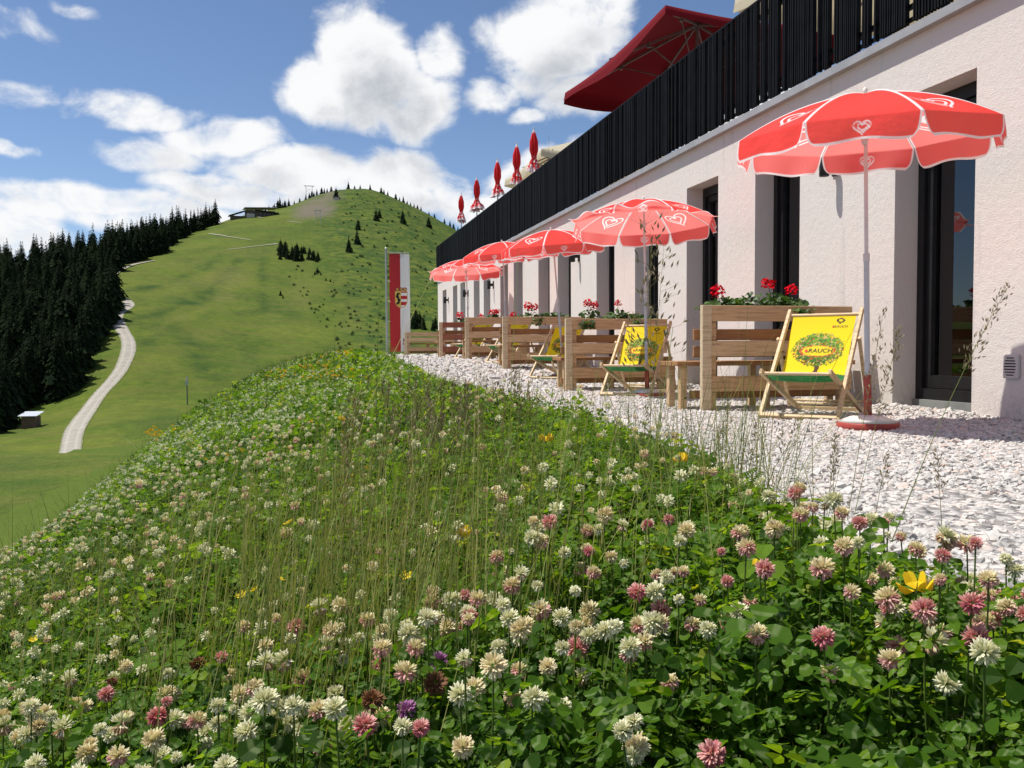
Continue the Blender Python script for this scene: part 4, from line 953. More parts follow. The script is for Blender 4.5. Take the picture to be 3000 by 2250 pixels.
stalk(2500, 1500, 2640, 960, 2.7, 'leaning grass stalk crossing the near parasol pole', n=40, spread=.06, blen=.017, start=.5, seed=3)
stalk(1905, 1560, 1905, 660, 2.5, 'tallest grass stalk rising in front of the second parasol', n=32, spread=.24, blen=.021, start=.5, bow=.0, seed=4)
stalk(1880, 1560, 1945, 720, 2.6, 'tall airy grass stalk beside the tallest one before the second parasol', n=26, spread=.22, blen=.021, start=.6, bow=.02, seed=5)
stalk(1480, 1330, 1500, 1085, 4.2, 'dark branching seed head standing against the pebbles left of centre', n=46, spread=.42, blen=.026, start=.35, bow=0, seed=6)
stalk(1470, 1330, 1440, 1110, 4.2, 'dark seed head next to the branching one against the pebbles', n=26, spread=.3, blen=.024, start=.4, bow=0, seed=7)
stalk(985, 1620, 1015, 1270, 2.1, 'pale cream grass plume standing left of the straw tuft', n=70, spread=.06, blen=.014, start=.55, mat=M_STRAW, tint=.95, bow=0, seed=8)
stalk(1000, 1500, 1045, 1150, 3.2, 'straw coloured loose plume above the pale one', n=50, spread=.13, blen=.02, start=.45, mat=M_STRAW, seed=9)
GW = 'brown grass stalks along the gravel edge'; GT = 'thin grass stalks over the bank'
for k, (px, py, tx, ty) in enumerate(((1215, 1520, 1200, 1215), (1250, 1500, 1262, 1190), (1300, 1500, 1290, 1220), (1330, 1480, 1345, 1175), (1275, 1480, 1255, 1140), (1360, 1420, 1375, 1130), (1160, 1480, 1150, 1200), (1390, 1420, 1400, 1200))):
    stalk(px, py, tx, ty, 2.9+.15*k, 'brown narrow seed head in the clump of dry grass at the middle of the bank', n=26, spread=.05, blen=.02, start=.5, seed=20+k, group='dry seed heads at the middle of the bank')
for k, (px, py, tx, ty) in enumerate(((2040, 1500, 2010, 1215), (2070, 1480, 2110, 1260), (2130, 1480, 2125, 1180), (2200, 1500, 2215, 1230), (2240, 1500, 2340, 1225), (2300, 1480, 2290, 1190), (2420, 1550, 2450, 1285), (2560, 1560, 2600, 1330), (1810, 1450, 1800, 1220), (1880, 1480, 1890, 1190), (2440, 1560, 2445, 1270), (2760, 1620, 2745, 1320))):
    stalk(px, py, tx, ty, 3.0-.05*k, 'thin brown grass stalk standing before the pebbles at the gravel edge', n=18, spread=.07, blen=.014, start=.5, seed=40+k, group=GW)
for k in range(24):
    px = rng.uniform(950, 1500) if k < 16 else rng.uniform(1750, 2300); py = rng.uniform(1750, 1950); tx = px+rng.uniform(-10, 90); ty = py-rng.uniform(380, 560)
    stalk(px, py, tx, ty, rng.uniform(1.5, 2.1), 'thin grass stalk with a loose pale head rising above the clover', n=16, spread=.09, blen=.009, start=.62, mat=M_STRAW, tint=.65, stem_r=.0010, bow=.03, seed=60+k, group=GT)
# ================================================================== the building
WT = 4.86                                              # front face of the wall
def mat_plaster():
    m, nt, b = new_mat('rough_plaster', 0.9, 0.12); co = obj_co(nt)
    n = noise(nt, co, 0.55, 4, 0.6); n2 = noise(nt, co, 16, 6, 0.72); n3 = noise(nt, N(nt, 'ShaderNodeMapping', {0: co, 3: (1, 1, 2.2)}).outputs[0], 55, 5, 0.7)
    c = ramp(nt, n, [(0.3, (0.66, 0.635, 0.59)), (0.5, (0.69, 0.635, 0.59)), (0.7, (0.70, 0.61, 0.565))])
    c = mixc(nt, ss(nt, n2, .55, .8), c, mixc(nt, .25, c, (.42, .40, .38)))
    zz = N(nt, 'ShaderNodeSeparateXYZ', {0: co}).outputs[2]; sp = math_(nt, 'MULTIPLY', ss(nt, math_(nt, 'MULTIPLY_ADD', noise(nt, co, 5, 5, .7), .55, zz), .62, .22), ss(nt, noise(nt, co, 28, 4, .7), .35, .65)); c = mixc(nt, math_(nt, 'MULTIPLY', sp, .5), c, (.36, .33, .29))
    dr = noise(nt, N(nt, 'ShaderNodeMapping', {0: co, 3: (3, 3, .25)}).outputs[0], 2.2, 4, .6); c = mixc(nt, math_(nt, 'MULTIPLY', ss(nt, dr, .58, .72), .35), c, (.43, .42, .41))
    nt.links.new(c, b.inputs['Base Color'])
    h = math_(nt, 'MULTIPLY_ADD', n3, .6, n2); bump(nt, b, h, .55, .012); return m
M_PLASTER = mat_plaster()
M_BLACK = plain('black_metal', (0.006, 0.006, 0.0065), 0.6, 0.3, 5, spec=.12)
M_FRAME = plain('anthracite_frame', (0.010, 0.010, 0.011), 0.5, 0.2, 8, spec=.4)
M_FLASH = plain('light_metal_edge', (0.42, 0.41, 0.40), 0.45, 0.08, 4, metal=.35)
M_SILL = plain('grey_sill', (0.25, 0.26, 0.25), 0.55, 0.08, 9)
M_DECK = plain('terrace_paving', (0.32, 0.31, 0.29), 0.9, 0.15, 3)
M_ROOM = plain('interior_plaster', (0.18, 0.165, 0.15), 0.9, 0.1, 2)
def mat_glass():
    m = bpy.data.materials.new('window_glass'); m.use_nodes = True; nt = m.node_tree; nt.nodes.clear()
    tr = N(nt, 'ShaderNodeBsdfTransparent', {0: (.62, .66, .66, 1)}); gl = N(nt, 'ShaderNodeBsdfGlossy', {0: (.95, .97, 1, 1), 'Roughness': .015})
    fr = N(nt, 'ShaderNodeFresnel', {0: 1.75}); mx = N(nt, 'ShaderNodeMixShader', {0: O(fr), 1: O(tr), 2: O(gl)})
    nt.links.new(O(mx), N(nt, 'ShaderNodeOutputMaterial').inputs[0]); return m
M_GLASS = mat_glass()
M_CURTAIN = plain('grey_curtain', (0.27, 0.26, 0.25), 0.9, 0.1, 3)
OPEN = [(-3.2, -2.3), (-.9, 0.0), (1.4, 2.28), (3.1, 4.0), (5.43, 6.32), (7.75, 8.63), (9.50, 10.37), (11.29, 12.16), (13.04, 13.91), (15.35, 16.20), (16.77, 17.63), (18.97, 19.83), (20.41, 21.26), (22.47, 23.33), (23.90, 24.75), (26.10, 26.96), (27.52, 28.36), (29.68, 30.53)]
S0, S1, ZT, ZW = -7.0, 31.66, 3.12, 2.60
bd = empty('terrace_building', (WT, 12.0, 0), 0, 'long pale plastered building with tall dark windows and a black slatted roof railing', 'building')
inv = Matrix.Translation((-WT, -12.0, 0))
def bpart(name, mb, mat, parent=bd):
    o = mb.build(name, mat); o.parent = parent
    if parent is bd: o.matrix_parent_inverse = inv
    return o
w = MB(); prev = S0
for a, b in OPEN: w.box(WT, WT+.36, prev, a, -.5, ZW); prev = b
w.box(WT, WT+.36, prev, S1, -.5, ZW); w.box(WT, WT+.36, S0, S1, ZW, ZT-.03)
w.box(WT+.37, 15.0, S1-.36, S1, -.5, ZT-.03); w.box(WT+.37, 15.0, S0, S0+.36, -.5, ZT-.03); w.box(14.6, 15, S0+.37, S1-.37, -.5, ZT-.03)
bpart('wall', w, M_PLASTER)
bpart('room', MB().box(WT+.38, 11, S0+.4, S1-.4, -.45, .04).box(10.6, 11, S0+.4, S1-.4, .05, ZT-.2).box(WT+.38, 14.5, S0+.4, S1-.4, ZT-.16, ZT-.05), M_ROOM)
bpart('roof_deck', MB().box(WT+.02, 15, S0, S1, ZT-.028, ZT), M_DECK)
bpart('edge_flashing', MB().box(WT-.07, WT+.018, S0, S1, ZT-.06, ZT+.012), M_FLASH)
for i, (a, b) in enumerate(OPEN):
    d0 = WT+.225; fm = MB(); fw = .075
    for (y0, y1) in ((a+.002, a+fw), (b-fw, b-.002)): fm.box(d0, d0+.085, y0, y1, .10, ZW-.004)
    fm.box(d0+.001, d0+.086, a+fw, b-fw, ZW-.11, ZW-.006).box(d0+.001, d0+.086, a+fw, b-fw, .10, .19)
    for (y0, y1) in ((a+fw+.004, a+fw+.07), (b-fw-.07, b-fw-.004)): fm.box(d0+.03, d0+.115, y0, y1, .195, ZW-.115)
    fm.box(d0+.031, d0+.116, a+fw+.07, b-fw-.07, ZW-.19, ZW-.116).box(d0+.031, d0+.116, a+fw+.07, b-fw-.07, .196, .30)
    f = bpart('window', fm, M_FRAME)
    bpart('pane', MB().box(d0+.07, d0+.076, a+fw+.07, b-fw-.07, .30, ZW-.19), M_GLASS, f)
    bpart('sill', MB().box(d0-.03, d0+.10, a+.003, b-.003, -.3, .097), M_SILL, f)
    # curtain behind the pane
    if b > 3:
        y0, y1 = (b-.30, b-.06) if i in (4, 5) else (a+.06, b-.06)
        nn = 40; ys = np.linspace(y0, y1, nn); xs = d0+.20+.025*np.sin(ys*70)+.01*np.sin(ys*31)
        V = np.concatenate([np.stack([xs, ys, np.full(nn, z)], -1) for z in (.12, ZW-.12)]); F = np.array([(k, k+1, nn+k+1, nn+k) for k in range(nn-1)])
        c = link('curtain', np_mesh('curtain', V, F, M_CURTAIN, smooth=True), f)
# a long table and shelves dimly seen through the near door
tb = MB().box(6.2, 9.5, 6.8, 7.5, .72, .77)
for x in (6.3, 9.3):
    for y in (6.9, 7.4): tb.box(x, x+.06, y, y+.06, .05, .72)
M_OAK = plain('brown_table', (.20, .11, .06), .6, .2, 5)
tag(tb.build('dining_table', M_OAK), 'brown dining table dimly seen through the near glass door', 'table')
# slatted railing
rl = MB(); y = S0; rr = random.Random(4); cnt = 0
while y < S1-.03:
    wd = rr.choice((.014, .017, .021)); rl.box(WT-.055+rr.uniform(-.004, .004), WT-.012, y, y+wd, ZT+.045, 4.262+rr.uniform(-.004, .002))
    cnt += 1; y += wd+rr.choice((.012, .015, .019)) if rr.random() > (.20 if y < 13 else .08) else wd+rr.uniform(.05, .10)
rl.box(WT-.05, WT-.01, S0, S1, 4.264, 4.285).box(WT-.008, WT+.03, S0, S1, 3.30, 3.335).box(WT-.008, WT+.03, S0, S1, 3.20, 3.225).box(WT-.008, WT+.03, S0, S1, 4.10, 4.135)
rl.box(WT-.05, WT-.012, S1-.028, S1-.005, ZT+.015, 4.26)
k = S0+.4
while k < S1: rl.box(WT+.031, WT+.075, k, k+.05, ZT+.013, 4.10); k += 1.55
bpart('railing', rl, M_BLACK)
# the railing turns the far corner
r2 = MB(); x = WT+.09
while x < 13: r2.box(x, x+.024, S1-.05, S1-.012, ZT+.045, 4.26); x += .05
bpart('end_railing', r2, M_BLACK)

# ------------------------------------------------------------------ wall lamps and vent
def wall_lamp(s, z, label):
    o = empty('wall_lamp', (WT, s, z), 0, label, 'wall lamp', 'lamps on the plaster wall')
    MB().box(-.015, -.001, -.05, .05, -.10, .10, b=.004).build('back_plate', M_FRAME, o)
    MB().box(-.085, -.016, -.028, .028, -.035, .035, b=.006).build('arm', M_FRAME, o)
    MB().lathe([(.042, -.11), (.046, -.105), (.046, .105), (.042, .11)], 16, c=(-.125, 0)).build('lamp_body', M_FRAME, o)
for s, lb in ((7.15, 'dark wall lamp half hidden under the near parasol'), (14.85, 'dark wall lamp below the right edge of the third parasol'), (22.05, 'dark wall lamp between two narrow windows, right one of the far three'), (25.60, 'dark wall lamp in the middle of the far three'), (29.25, 'dark wall lamp nearest the far corner of the building')):
    wall_lamp(s, 2.24 if s < 10 else 2.2, lb)
vt = empty('air_vent', (WT, 5.045, .40), 0, 'pale square air vent with dark slits low on the wall', 'vent')
M_VENT = plain('vent_plastic', (.55, .52, .50), .5, .05, 20)
MB().box(-.028, -.001, -.066, .066, -.085, .085, b=.006).build('cover', M_VENT, vt)
sl = MB()
for k in range(7):
    hw = .05*math.sqrt(max(.1, 1-((k-3)/3.9)**2)); sl.box(-.0295, -.0282, -hw, hw, -.0645+k*.02, -.0565+k*.02)
sl.build('grille', M_BLACK, vt)

# ================================================================== wooden benches with slatted screens
def mat_boards(name, tones, rough=.75):
    m, nt, b = new_mat(name, rough, .2); co = obj_co(nt)
    isl = N(nt, 'ShaderNodeNewGeometry').outputs['Random Per Island']
    c = ramp(nt, isl, [(k/(len(tones)-1), t) for k, t in enumerate(tones)])
    mp = N(nt, 'ShaderNodeMapping', {0: co, 3: (1.6, 22, 22)}).outputs[0]
    g = noise(nt, mp, 2.0, 6, .65, .6); kn = O(N(nt, 'ShaderNodeTexVoronoi', {'Vector': N(nt, 'ShaderNodeMapping', {0: co, 3: (2.2, 6, 6)}).outputs[0], 'Scale': 1.3}), 0)
    c = mixc(nt, ss(nt, g, .42, .7), c, mixc(nt, .45, c, (.10, .055, .028)))
    c = mixc(nt, ss(nt, kn, .10, .05), c, (.10, .05, .022))
    nt.links.new(c, b.inputs['Base Color']); bump(nt, b, g, .25, .004); return m
M_BENCH = mat_boards('bench_boards', [(.52, .33, .175), (.60, .40, .225), (.46, .30, .18), (.62, .43, .25), (.47, .34, .225)])
M_BENCHDK = mat_boards('darker_boards', [(.33, .165, .075), (.40, .21, .10), (.30, .17, .085)])
M_POST = mat_boards('light_posts', [(.60, .48, .31), (.64, .51, .34)])
M_RED = mat_boards('reddish_boards', [(.30, .11, .07), (.34, .14, .085)])
def bench(t0, t1, s, label, top=.90, red=False, rot=0.0, ov=.02):
    g = float(zg(s)); L = t1-t0; o = empty('slatted_bench', (t0, s, g), rot, label, 'bench', 'wooden benches with slatted screens')
    front = M_RED if red else M_BENCH
    for nm, m, b in (('post', M_POST, (0.0, .085, .0, .05)), ('post', M_BENCH, (.087, .15, .045, .10)), ('post', M_BENCH, (L-.10, L-.03, .047, .10))):
        MB().box(b[0], b[1], b[2], b[3], -.03, top-(.0 if m is M_POST else .012), b=.003).build(nm, m, o)
    mm = MB()
    for (z0, z1) in ((top-.135, top-.003), (.42+.05, .60), (.17, .30)): mm.box(.0861, L, .003+random.uniform(0, .004), .044, z0, z1, b=.003)
    mm.build('front_boards', front, o)
    rb = MB()
    for (z0, z1) in ((top-.295, top-.20), (.46, .555)): rb.box(-.03, L-.02, .104, .128, z0, z1, b=.003)
    rb.build('back_boards', M_BENCHDK, o)
    st = MB()
    for k in range(3): st.box(-ov, L+.14, .15+k*.125, .265+k*.125, .385, .425, b=.004)
    st.build('seat', M_BENCHDK, o)
    for x in (.08-ov, L*.5, L+.08): MB().box(x-.03, x+.03, .19, .25, -.03, .384, b=.003).box(x-.029, x+.029, .43, .49, -.03, .384, b=.003).build('leg', M_BENCH, o)
    MB().box(.0, L, .22, .26, .10, .17, b=.003).build('stretcher', M_BENCHDK, o)
    return o
BEN = [(3.25, 4.68, 6.62, 'nearest slatted wooden bench with red geraniums behind the large yellow deckchair'), (3.10, 4.43, 10.0, 'second slatted wooden bench behind the second parasol pole'), (3.24, 4.66, 14.0, 'third slatted wooden bench with a grey weathered top board'),
       (3.27, 4.60, 17.6, 'fourth slatted wooden bench in front of the reddish one'), (3.25, 4.6, 21.0, 'reddish wooden bench second from the far end of the terrace')]
for i, (a, b, s, lb) in enumerate(BEN): bench(a, b, s, lb, red=(i == 4), ov=.16 if i == 0 else .02)
bench(3.15, 4.75, 27.6, 'lowest slatted bench at the far end of the terrace beside the flag', top=.78)

# ------------------------------------------------------------------ flower boxes with geraniums
M_GERLEAF = leafy('geranium_leaves', [(0, (.02, .055, .015)), (.6, (.05, .11, .025)), (1, (.11, .19, .04))], trans=.3, rough=.5)
M_GERRED = leafy('geranium_petals', [(0, (.46, .003, .012)), (1, (.66, .008, .022))], trans=.2, rough=.8, spec=.03, tcol=(1, .4, .4))
M_GERWHITE = leafy('white_petals', [(0, (.6, .55, .40)), (1, (.8, .78, .68))], trans=.3, rough=.5, tcol=(1, 1, .9))
def disc_leaf():
    n = 7; V = [(0, 0, -.12)]+[(math.cos(a)*(1 if k % 2 else .86), math.sin(a)*(1 if k % 2 else .86), .08) for k, a in enumerate(np.linspace(-2.8, 2.8, n))]
    return np.array(V), np.array([(0, k, k+1) for k in range(1, n)])
DL = disc_leaf(); PET = (np.array([(0, 0, 0), (.6, -.45, .12), (1, 0, .2), (.6, .45, .12)]), np.array([(0, 1, 2, 3)]))
def flower_box(t0, t1, s, plants, label, seed):
    """plants: (position 0..1, height, red heads, white, trailing)"""
    g = float(zg(s)); r = np.random.default_rng(seed); o = empty('flower_box', (t0, s, g), 0, label, 'flower box', 'flower boxes on the benches'); L = t1-t0
    bx = MB().box(0, L, .135, .30, .785, .872, b=.004); bx.build('box', M_BENCHDK, o)
    for (p, h, heads, white, trail) in plants:
        n = int(70+240*h); c = np.array([p*L, .20, .86]); P = c+r.normal(0, 1, (n, 3))*np.array([.115, .055, .0]); P[:, 2] = .86+h*r.beta(1.6, 1.5, n)*np.exp(-((P[:, 0]-c[0])/.2)**2)
        if trail:
            k = int(n*.35); P[:k, 1] = r.uniform(-.05, .02, k); P[:k, 0] = c[0]+trail*.12+r.normal(0, .05, k); P[:k, 2] = .87-abs(trail)*r.uniform(0, .16, k)
        V, F = scatter(DL[0], [DL[1]], P, rotmats(n, r.uniform(0, 6.28, n), r.normal(-.2, .6, n), r.normal(-.3, .6, n)), .026*np.exp(.3*r.standard_normal(n)))
        link('foliage', np_mesh('foliage', V, F, M_GERLEAF, fl={'tint': np.repeat(r.random(n), len(DL[0]))}), o)
        for (dx, dz, rad) in heads:
            k = 46; D = fib(k); Q = np.array([p*L+dx, .19, .86+dz])+D*rad*r.uniform(.6, 1.05, (k, 1)); m_ = M_GERWHITE if white else M_GERRED
            yaw = np.arctan2(D[:, 1], D[:, 0]); V, F = scatter(PET[0], [PET[1]], Q, rotmats(k, r.uniform(0, 6.28, k), D[:, 0]*1.5, D[:, 1]*1.5), np.full(k, rad*.62))
            hd = link('blossom', np_mesh('blossom', V, F, m_, fl={'tint': np.repeat(r.random(k), 4)}), o)
            link('stem', MB().tube([(p*L+dx*.3, .2, .86), (p*L+dx, .19, .86+dz-rad*.5)], .003, 5, cap=False).mesh('stem', M_GERLEAF), hd)
flower_box(3.42, 4.30, 6.62, [(.14, .13, [(-.06, .17, .055)], False, 0), (.45, .17, [], False, 0), (.72, .17, [(-.08, .24, .058), (.14, .19, .05)], False, 1.1), (.88, .12, [], False, 0)], 'flower box with large red geraniums on the nearest bench', 31)
flower_box(3.35, 4.25, 10.0, [(.14, .16, [(-.03, .24, .05), (.05, .21, .055)], False, -.6), (.55, .17, [(.0, .24, .04)], False, 0), (.70, .13, [], False, .5), (.86, .11, [], False, 0)], 'flower box on the second bench with geraniums left and trailing leaves', 32)
flower_box(3.55, 4.35, 14.0, [(.25, .16, [(-.02, .22, .075), (.10, .21, .06)], False, .8), (.6, .12, [], False, 0), (.85, .13, [], False, 0)], 'flower box with a full red geranium on the third bench', 33)
flower_box(3.75, 4.55, 17.6, [(.2, .12, [(-.02, .16, .07), (.08, .15, .07)], False, 0), (.75, .08, [(.0, .09, .075)], False, 0)], 'flower box with two low red geraniums on the fourth bench', 34)
flower_box(3.75, 4.55, 21.0, [(.1, .16, [(-.02, .22, .09)], False, 0), (.75, .12, [(.0, .17, .08)], False, 0)], 'flower box with red geraniums on the reddish bench', 35)

# ================================================================== parasols
def heart(n=90, s=1.0, a0=-math.pi, a1=math.pi):
    t = np.linspace(a0, a1, n); return np.stack([16*np.sin(t)**3, 13*np.cos(t)-5*np.cos(2*t)-2*np.cos(3*t)-np.cos(4*t)], -1)/16*s
LOGO = np.concatenate([heart(110, 1.0, -2.62, 3.05), [[np.nan, np.nan]], heart(80, .56, -3.05, 3.14)+np.array([.06, -.02])])
def seg_dist(P, L):
    d = np.full(len(P), 9.0)
    for a, b in zip(L[:-1], L[1:]):
        if np.isnan(a[0]) or np.isnan(b[0]): continue
        ab = b-a; t = np.clip(((P-a)@ab)/(ab@ab+1e-12), 0, 1); d = np.minimum(d, np.linalg.norm(P-a-t[:, None]*ab, axis=1))
    return d
def mat_canopy():
    m = bpy.data.materials.new('parasol_cloth'); m.use_nodes = True; nt = m.node_tree; b = nt.nodes['Principled BSDF']
    k = ss(nt, attr(nt, 'white'), -.0025, .0025); co = obj_co(nt)
    b.inputs['Roughness'].default_value = .75; b.inputs['Specular IOR Level'].default_value = .15
    nt.links.new(mixc(nt, k, (.98, .030, .028), (.88, .87, .88)), b.inputs['Base Color'])
    t = N(nt, 'ShaderNodeBsdfTranslucent'); nt.links.new(mixc(nt, k, (1.0, .33, .30), (.97, .93, .93)), t.inputs[0])
    bump(nt, b, noise(nt, co, 5, 4, .55), .5, .06)
    mx = N(nt, 'ShaderNodeMixShader', {0: .47, 1: O(b), 2: O(t)}); nt.links.new(O(mx), nt.nodes['Material Output'].inputs[0]); return m
M_CANOPY = mat_canopy()
M_POLEW = plain('white_tube', (.62, .60, .60), .35, .05, 9, spec=.5)
M_POLEG = plain('grey_tube', (.50, .51, .54), .35, .05, 9, spec=.5)
M_BASER = plain('red_steel', (.36, .06, .045), .5, .15, 12)
M_BASEW = plain('white_plastic', (.74, .70, .62), .55, .08, 10)
RC, HC = .80, .265
def canopy_mesh(R_=RC, H_=HC, flap=.14, lift=(0,)*8):
    nu, nv, nf = 61, 80, 20; V = []; W = []; Fs = []; n0 = 0; half = math.pi/8; u = np.linspace(-1, 1, nu)
    for k in range(8):
        ph = k*math.pi/4; big = k % 2 == 1
        v = np.linspace(.02, 1, nv); r = R_*v; z = H_*(1-v**1.9)
        a = math.sin(half)*r; c = math.cos(half)*r
        X = np.repeat(c[:, None], nu, 1); Yv = a[:, None]*u[None]; sag = -.030*(1-u[None]**2)*np.sin(math.pi*np.clip(v, 0, 1))[:, None]
        Z = z[:, None]+sag-.0*X
        arc = np.concatenate([[0], np.cumsum(np.hypot(np.diff(r), np.diff(z)))])
        w = np.maximum(.0115-(1-np.abs(u))[None]*a[:, None], -1); B = np.repeat(arc[:, None], nu, 1)
        f = np.linspace(0, 1, nf+1)[1:]; sc = 1-.05*f-.13*f**5; wav = .010*np.sin(u*5+k)[None]*f[:, None]
        an = .17+lift[k]*(1+.15*np.sin(u*4+k))[None]*np.minimum(1, f*2.5)[:, None]; Xf = c[-1]+flap*f[:, None]*np.sin(an)+wav; Yf = a[-1]*u[None]*sc[:, None]; Zf = z[-1]-flap*f[:, None]*np.cos(an)+.010*np.cos(u*4+k*2)[None]*f[:, None]
        wf = np.maximum(.0115-(1-np.abs(u))[None]*(a[-1]*sc)[:, None], .015-(1-f)[:, None]*flap+0*u[None])
        X = np.vstack([X, Xf+0*u[None]]); Yv = np.vstack([Yv, Yf]); Z = np.vstack([Z, Zf]); w = np.vstack([w, wf]); B = np.vstack([B, arc[-1]+flap*f[:, None]+0*u[None]])
        Q = np.stack([Yv.ravel(), -B.ravel()], -1)
        if big: C0 = np.array([0, -(arc[-1]*.70)]); S_ = .140; st = .0090
        else: C0 = np.array([0, -(arc[-1]+flap*.46)]); S_ = .046; st = .0044
        nr = np.max(np.abs(Q-C0), axis=1) < S_*1.5; d = np.full(len(Q), 1.0); d[nr] = seg_dist((Q[nr]-C0)/S_, LOGO)*S_
        w = np.maximum(w, (st-d).reshape(w.shape))
        x, y = X*math.cos(ph)-Yv*math.sin(ph), X*math.sin(ph)+Yv*math.cos(ph)
        V.append(np.stack([x, y, Z], -1).reshape(-1, 3)); W.append(np.clip(w, -.05, .05).ravel()); Fs.append(grid_faces(nv+nf, nu)+n0); n0 += V[-1].shape[0]
    return np_mesh('canopy', np.concatenate(V), np.concatenate(Fs), M_CANOPY, smooth=True, fl={'white': np.concatenate(W)})
CANOPY = canopy_mesh(); CANOPY_WIND = canopy_mesh(lift=(1.75, 1.2, .15, 0, 0, 0, .15, 1.5))
def frame_mesh(R_=RC, H_=HC):
    b = MB(); half = math.pi/8
    for k in range(8):
        ph = k*math.pi/4+half; pts = [(R_*v*math.cos(ph), R_*v*math.sin(ph), H_*(1-v**1.9)-.006) for v in (.02, .3, .6, .85, 1.0)]; b.tube(pts, .0028, 5)
        b.tube([(0.012*math.cos(ph), .012*math.sin(ph), -.02), (R_*.48*math.cos(ph), R_*.48*math.sin(ph), H_*(1-.48**1.9)-.008)], .0025, 5)
    b.lathe([(.016, -.05), (.022, -.03), (.022, 0), (.016, .02)], 10); return b.mesh('ribs', M_POLEW)
RIBS = frame_mesh()
def parasol(t, s, h, label, turn, lean=(0, 0), tip=(0, 0), base=True, sc=1.0, cloth=None):
    """lean: pole lean (x,y slope), tip: canopy rotation about world axes in degrees"""
    g = float(zg(s)); o = empty('open_parasol', (t, s, g), 0, label, 'parasol', 'open red and white parasols on the gravel')
    top = Vector((lean[0]*h, lean[1]*h, h)); mid = top*.52
    MB().lathe([(.188, 0.0), (.195, .01), (.195, .046), (.188, .052)], 40).build('foot', M_BASER, o)
    MB().lathe([(.186, .0525), (.11, .085), (.03, .096), (.026, .096)], 40).build('foot_cover', M_BASEW, o)
    MB().tube([(0, 0, .097), (lean[0]*.36, lean[1]*.36, .36)], [.026, .024], 14).build('sleeve', M_BASER, o)
    MB().tube([(lean[0]*.3, lean[1]*.3, .30), mid], .0175, 12).build('lower_pole', M_POLEG, o)
    MB().tube([mid-top*.03, top*1.01], .0125, 12).tube([mid-top*.012, mid+top*.012], .021, 12).build('upper_pole', M_POLEW, o)
    c = link('canopy', cloth or CANOPY, o, tuple(top-Vector((0, 0, HC*sc-.01))), (R(tip[0]), R(tip[1]), R(turn))); c.rotation_mode = 'ZXY' if False else 'XYZ'
    c.rotation_euler = (Matrix.Rotation(R(tip[0]), 3, 'X') @ Matrix.Rotation(R(tip[1]), 3, 'Y') @ Matrix.Rotation(R(turn), 3, 'Z')).to_euler(); c.scale = (sc,)*3
    link('ribs', RIBS, c)
    link('finial', MB().lathe([(.006, HC-.005), (.014, HC+.005), (.016, HC+.02), (.01, HC+.035), (.002, HC+.04)], 10).mesh('finial', M_BASEW), c)
    return o
parasol(3.60, 4.92, 2.165, 'nearest open red and white parasol in front of the dark glass door', 233, (-.022, 0), (3, -2.5), sc=1.02)
parasol(3.66, 8.80, 2.14, 'second open parasol tipped back so that its pink underside shows', 247, (-.02, 0), (-2.5, 0), sc=.97, cloth=CANOPY_WIND)
parasol(3.85, 12.5, 2.22, 'third open parasol between the second and the two far ones', 267, (-.085, 0), (3, -5), sc=.97)
parasol(3.85, 16.3, 2.32, 'fourth open parasol overlapping the farthest one', 244, (-.03, 0), (2, -5), sc=.97)
parasol(3.85, 20.2, 2.36, 'farthest open parasol at the left end of the row', 258, (-.03, 0), (-2, -3), sc=1.1, cloth=CANOPY_WIND)

# closed parasols on the roof terrace
def mat_folded():
    m, nt, b = new_mat('folded_parasol_cloth', .75, .15); co = obj_co(nt)
    n = noise(nt, co, 16, 2, .5); k = math_(nt, 'MULTIPLY', ss(nt, n, .52, .58), attr(nt, 'skirt')); k = math_(nt, 'MAXIMUM', k, attr(nt, 'hem'))
    nt.links.new(mixc(nt, k, (.62, .02, .022), (.80, .78, .78)), b.inputs['Base Color']); return m
M_FOLDED = mat_folded()
def closed_parasol(t, s, ztip, zhem, flare, label, seed, twist=0):
    r = np.random.default_rng(seed); o = empty('closed_parasol', (t, s, ZT+.005), 0, label, 'parasol', 'closed red parasols on the roof terrace'); L = ztip-zhem; z0 = zhem-ZT
    prof = [(0, .012), (.05, .022), (.12, .045), (.3, .078), (.5, .080), (.62, .052), (.68, .050), (.78, .085), (.9, flare*.80), (1.0, flare)]
    n = 48; V = []; sk = []; hem = []
    for f, rad in prof:
        fold = .06+.22*ss01(f, .05, .3)
        for j in range(n):
            a = 2*math.pi*j/n; w = 1+fold*math.cos(8*a+seed)+.08*math.cos(3*a+seed*2); V.append((rad*w*math.cos(a+twist*f), rad*w*math.sin(a+twist*f), z0+L*(1-f)+.02*math.cos(8*a+1)*(f > .95)-.04*math.cos(a+seed)*(f > .85)))
            sk.append(float(ss01(f, .6, .75))*(.9 if seed % 2 else .55)); hem.append(1.0 if f > .985 or f < .06 else 0.0)
    link('canopy', np_mesh('canopy', np.array(V), grid_faces_closed(len(prof), n), M_FOLDED, smooth=True, fl={'skirt': sk, 'hem': hem}), o)
    MB().tube([(0, 0, 0), (0, 0, z0+L)], .019, 10).build('pole', M_POLEG, o)
    MB().tube([(0, 0, z0+L-.03), (0, 0, z0+L+.05)], [.014, .004], 8).build('finial', M_BASEW, o)
    MB().lathe([(.25, 0), (.25, .06), (.05, .09), (.03, .3)], 20).build('foot', M_BASER, o)
def grid_faces_closed(nr, nc):
    i = np.arange(nr-1)[:, None]*nc; j = np.arange(nc)[None]; k = (j+1) % nc
    return np.stack([i+j, i+k, i+nc+k, i+nc+j], -1).reshape(-1, 4)
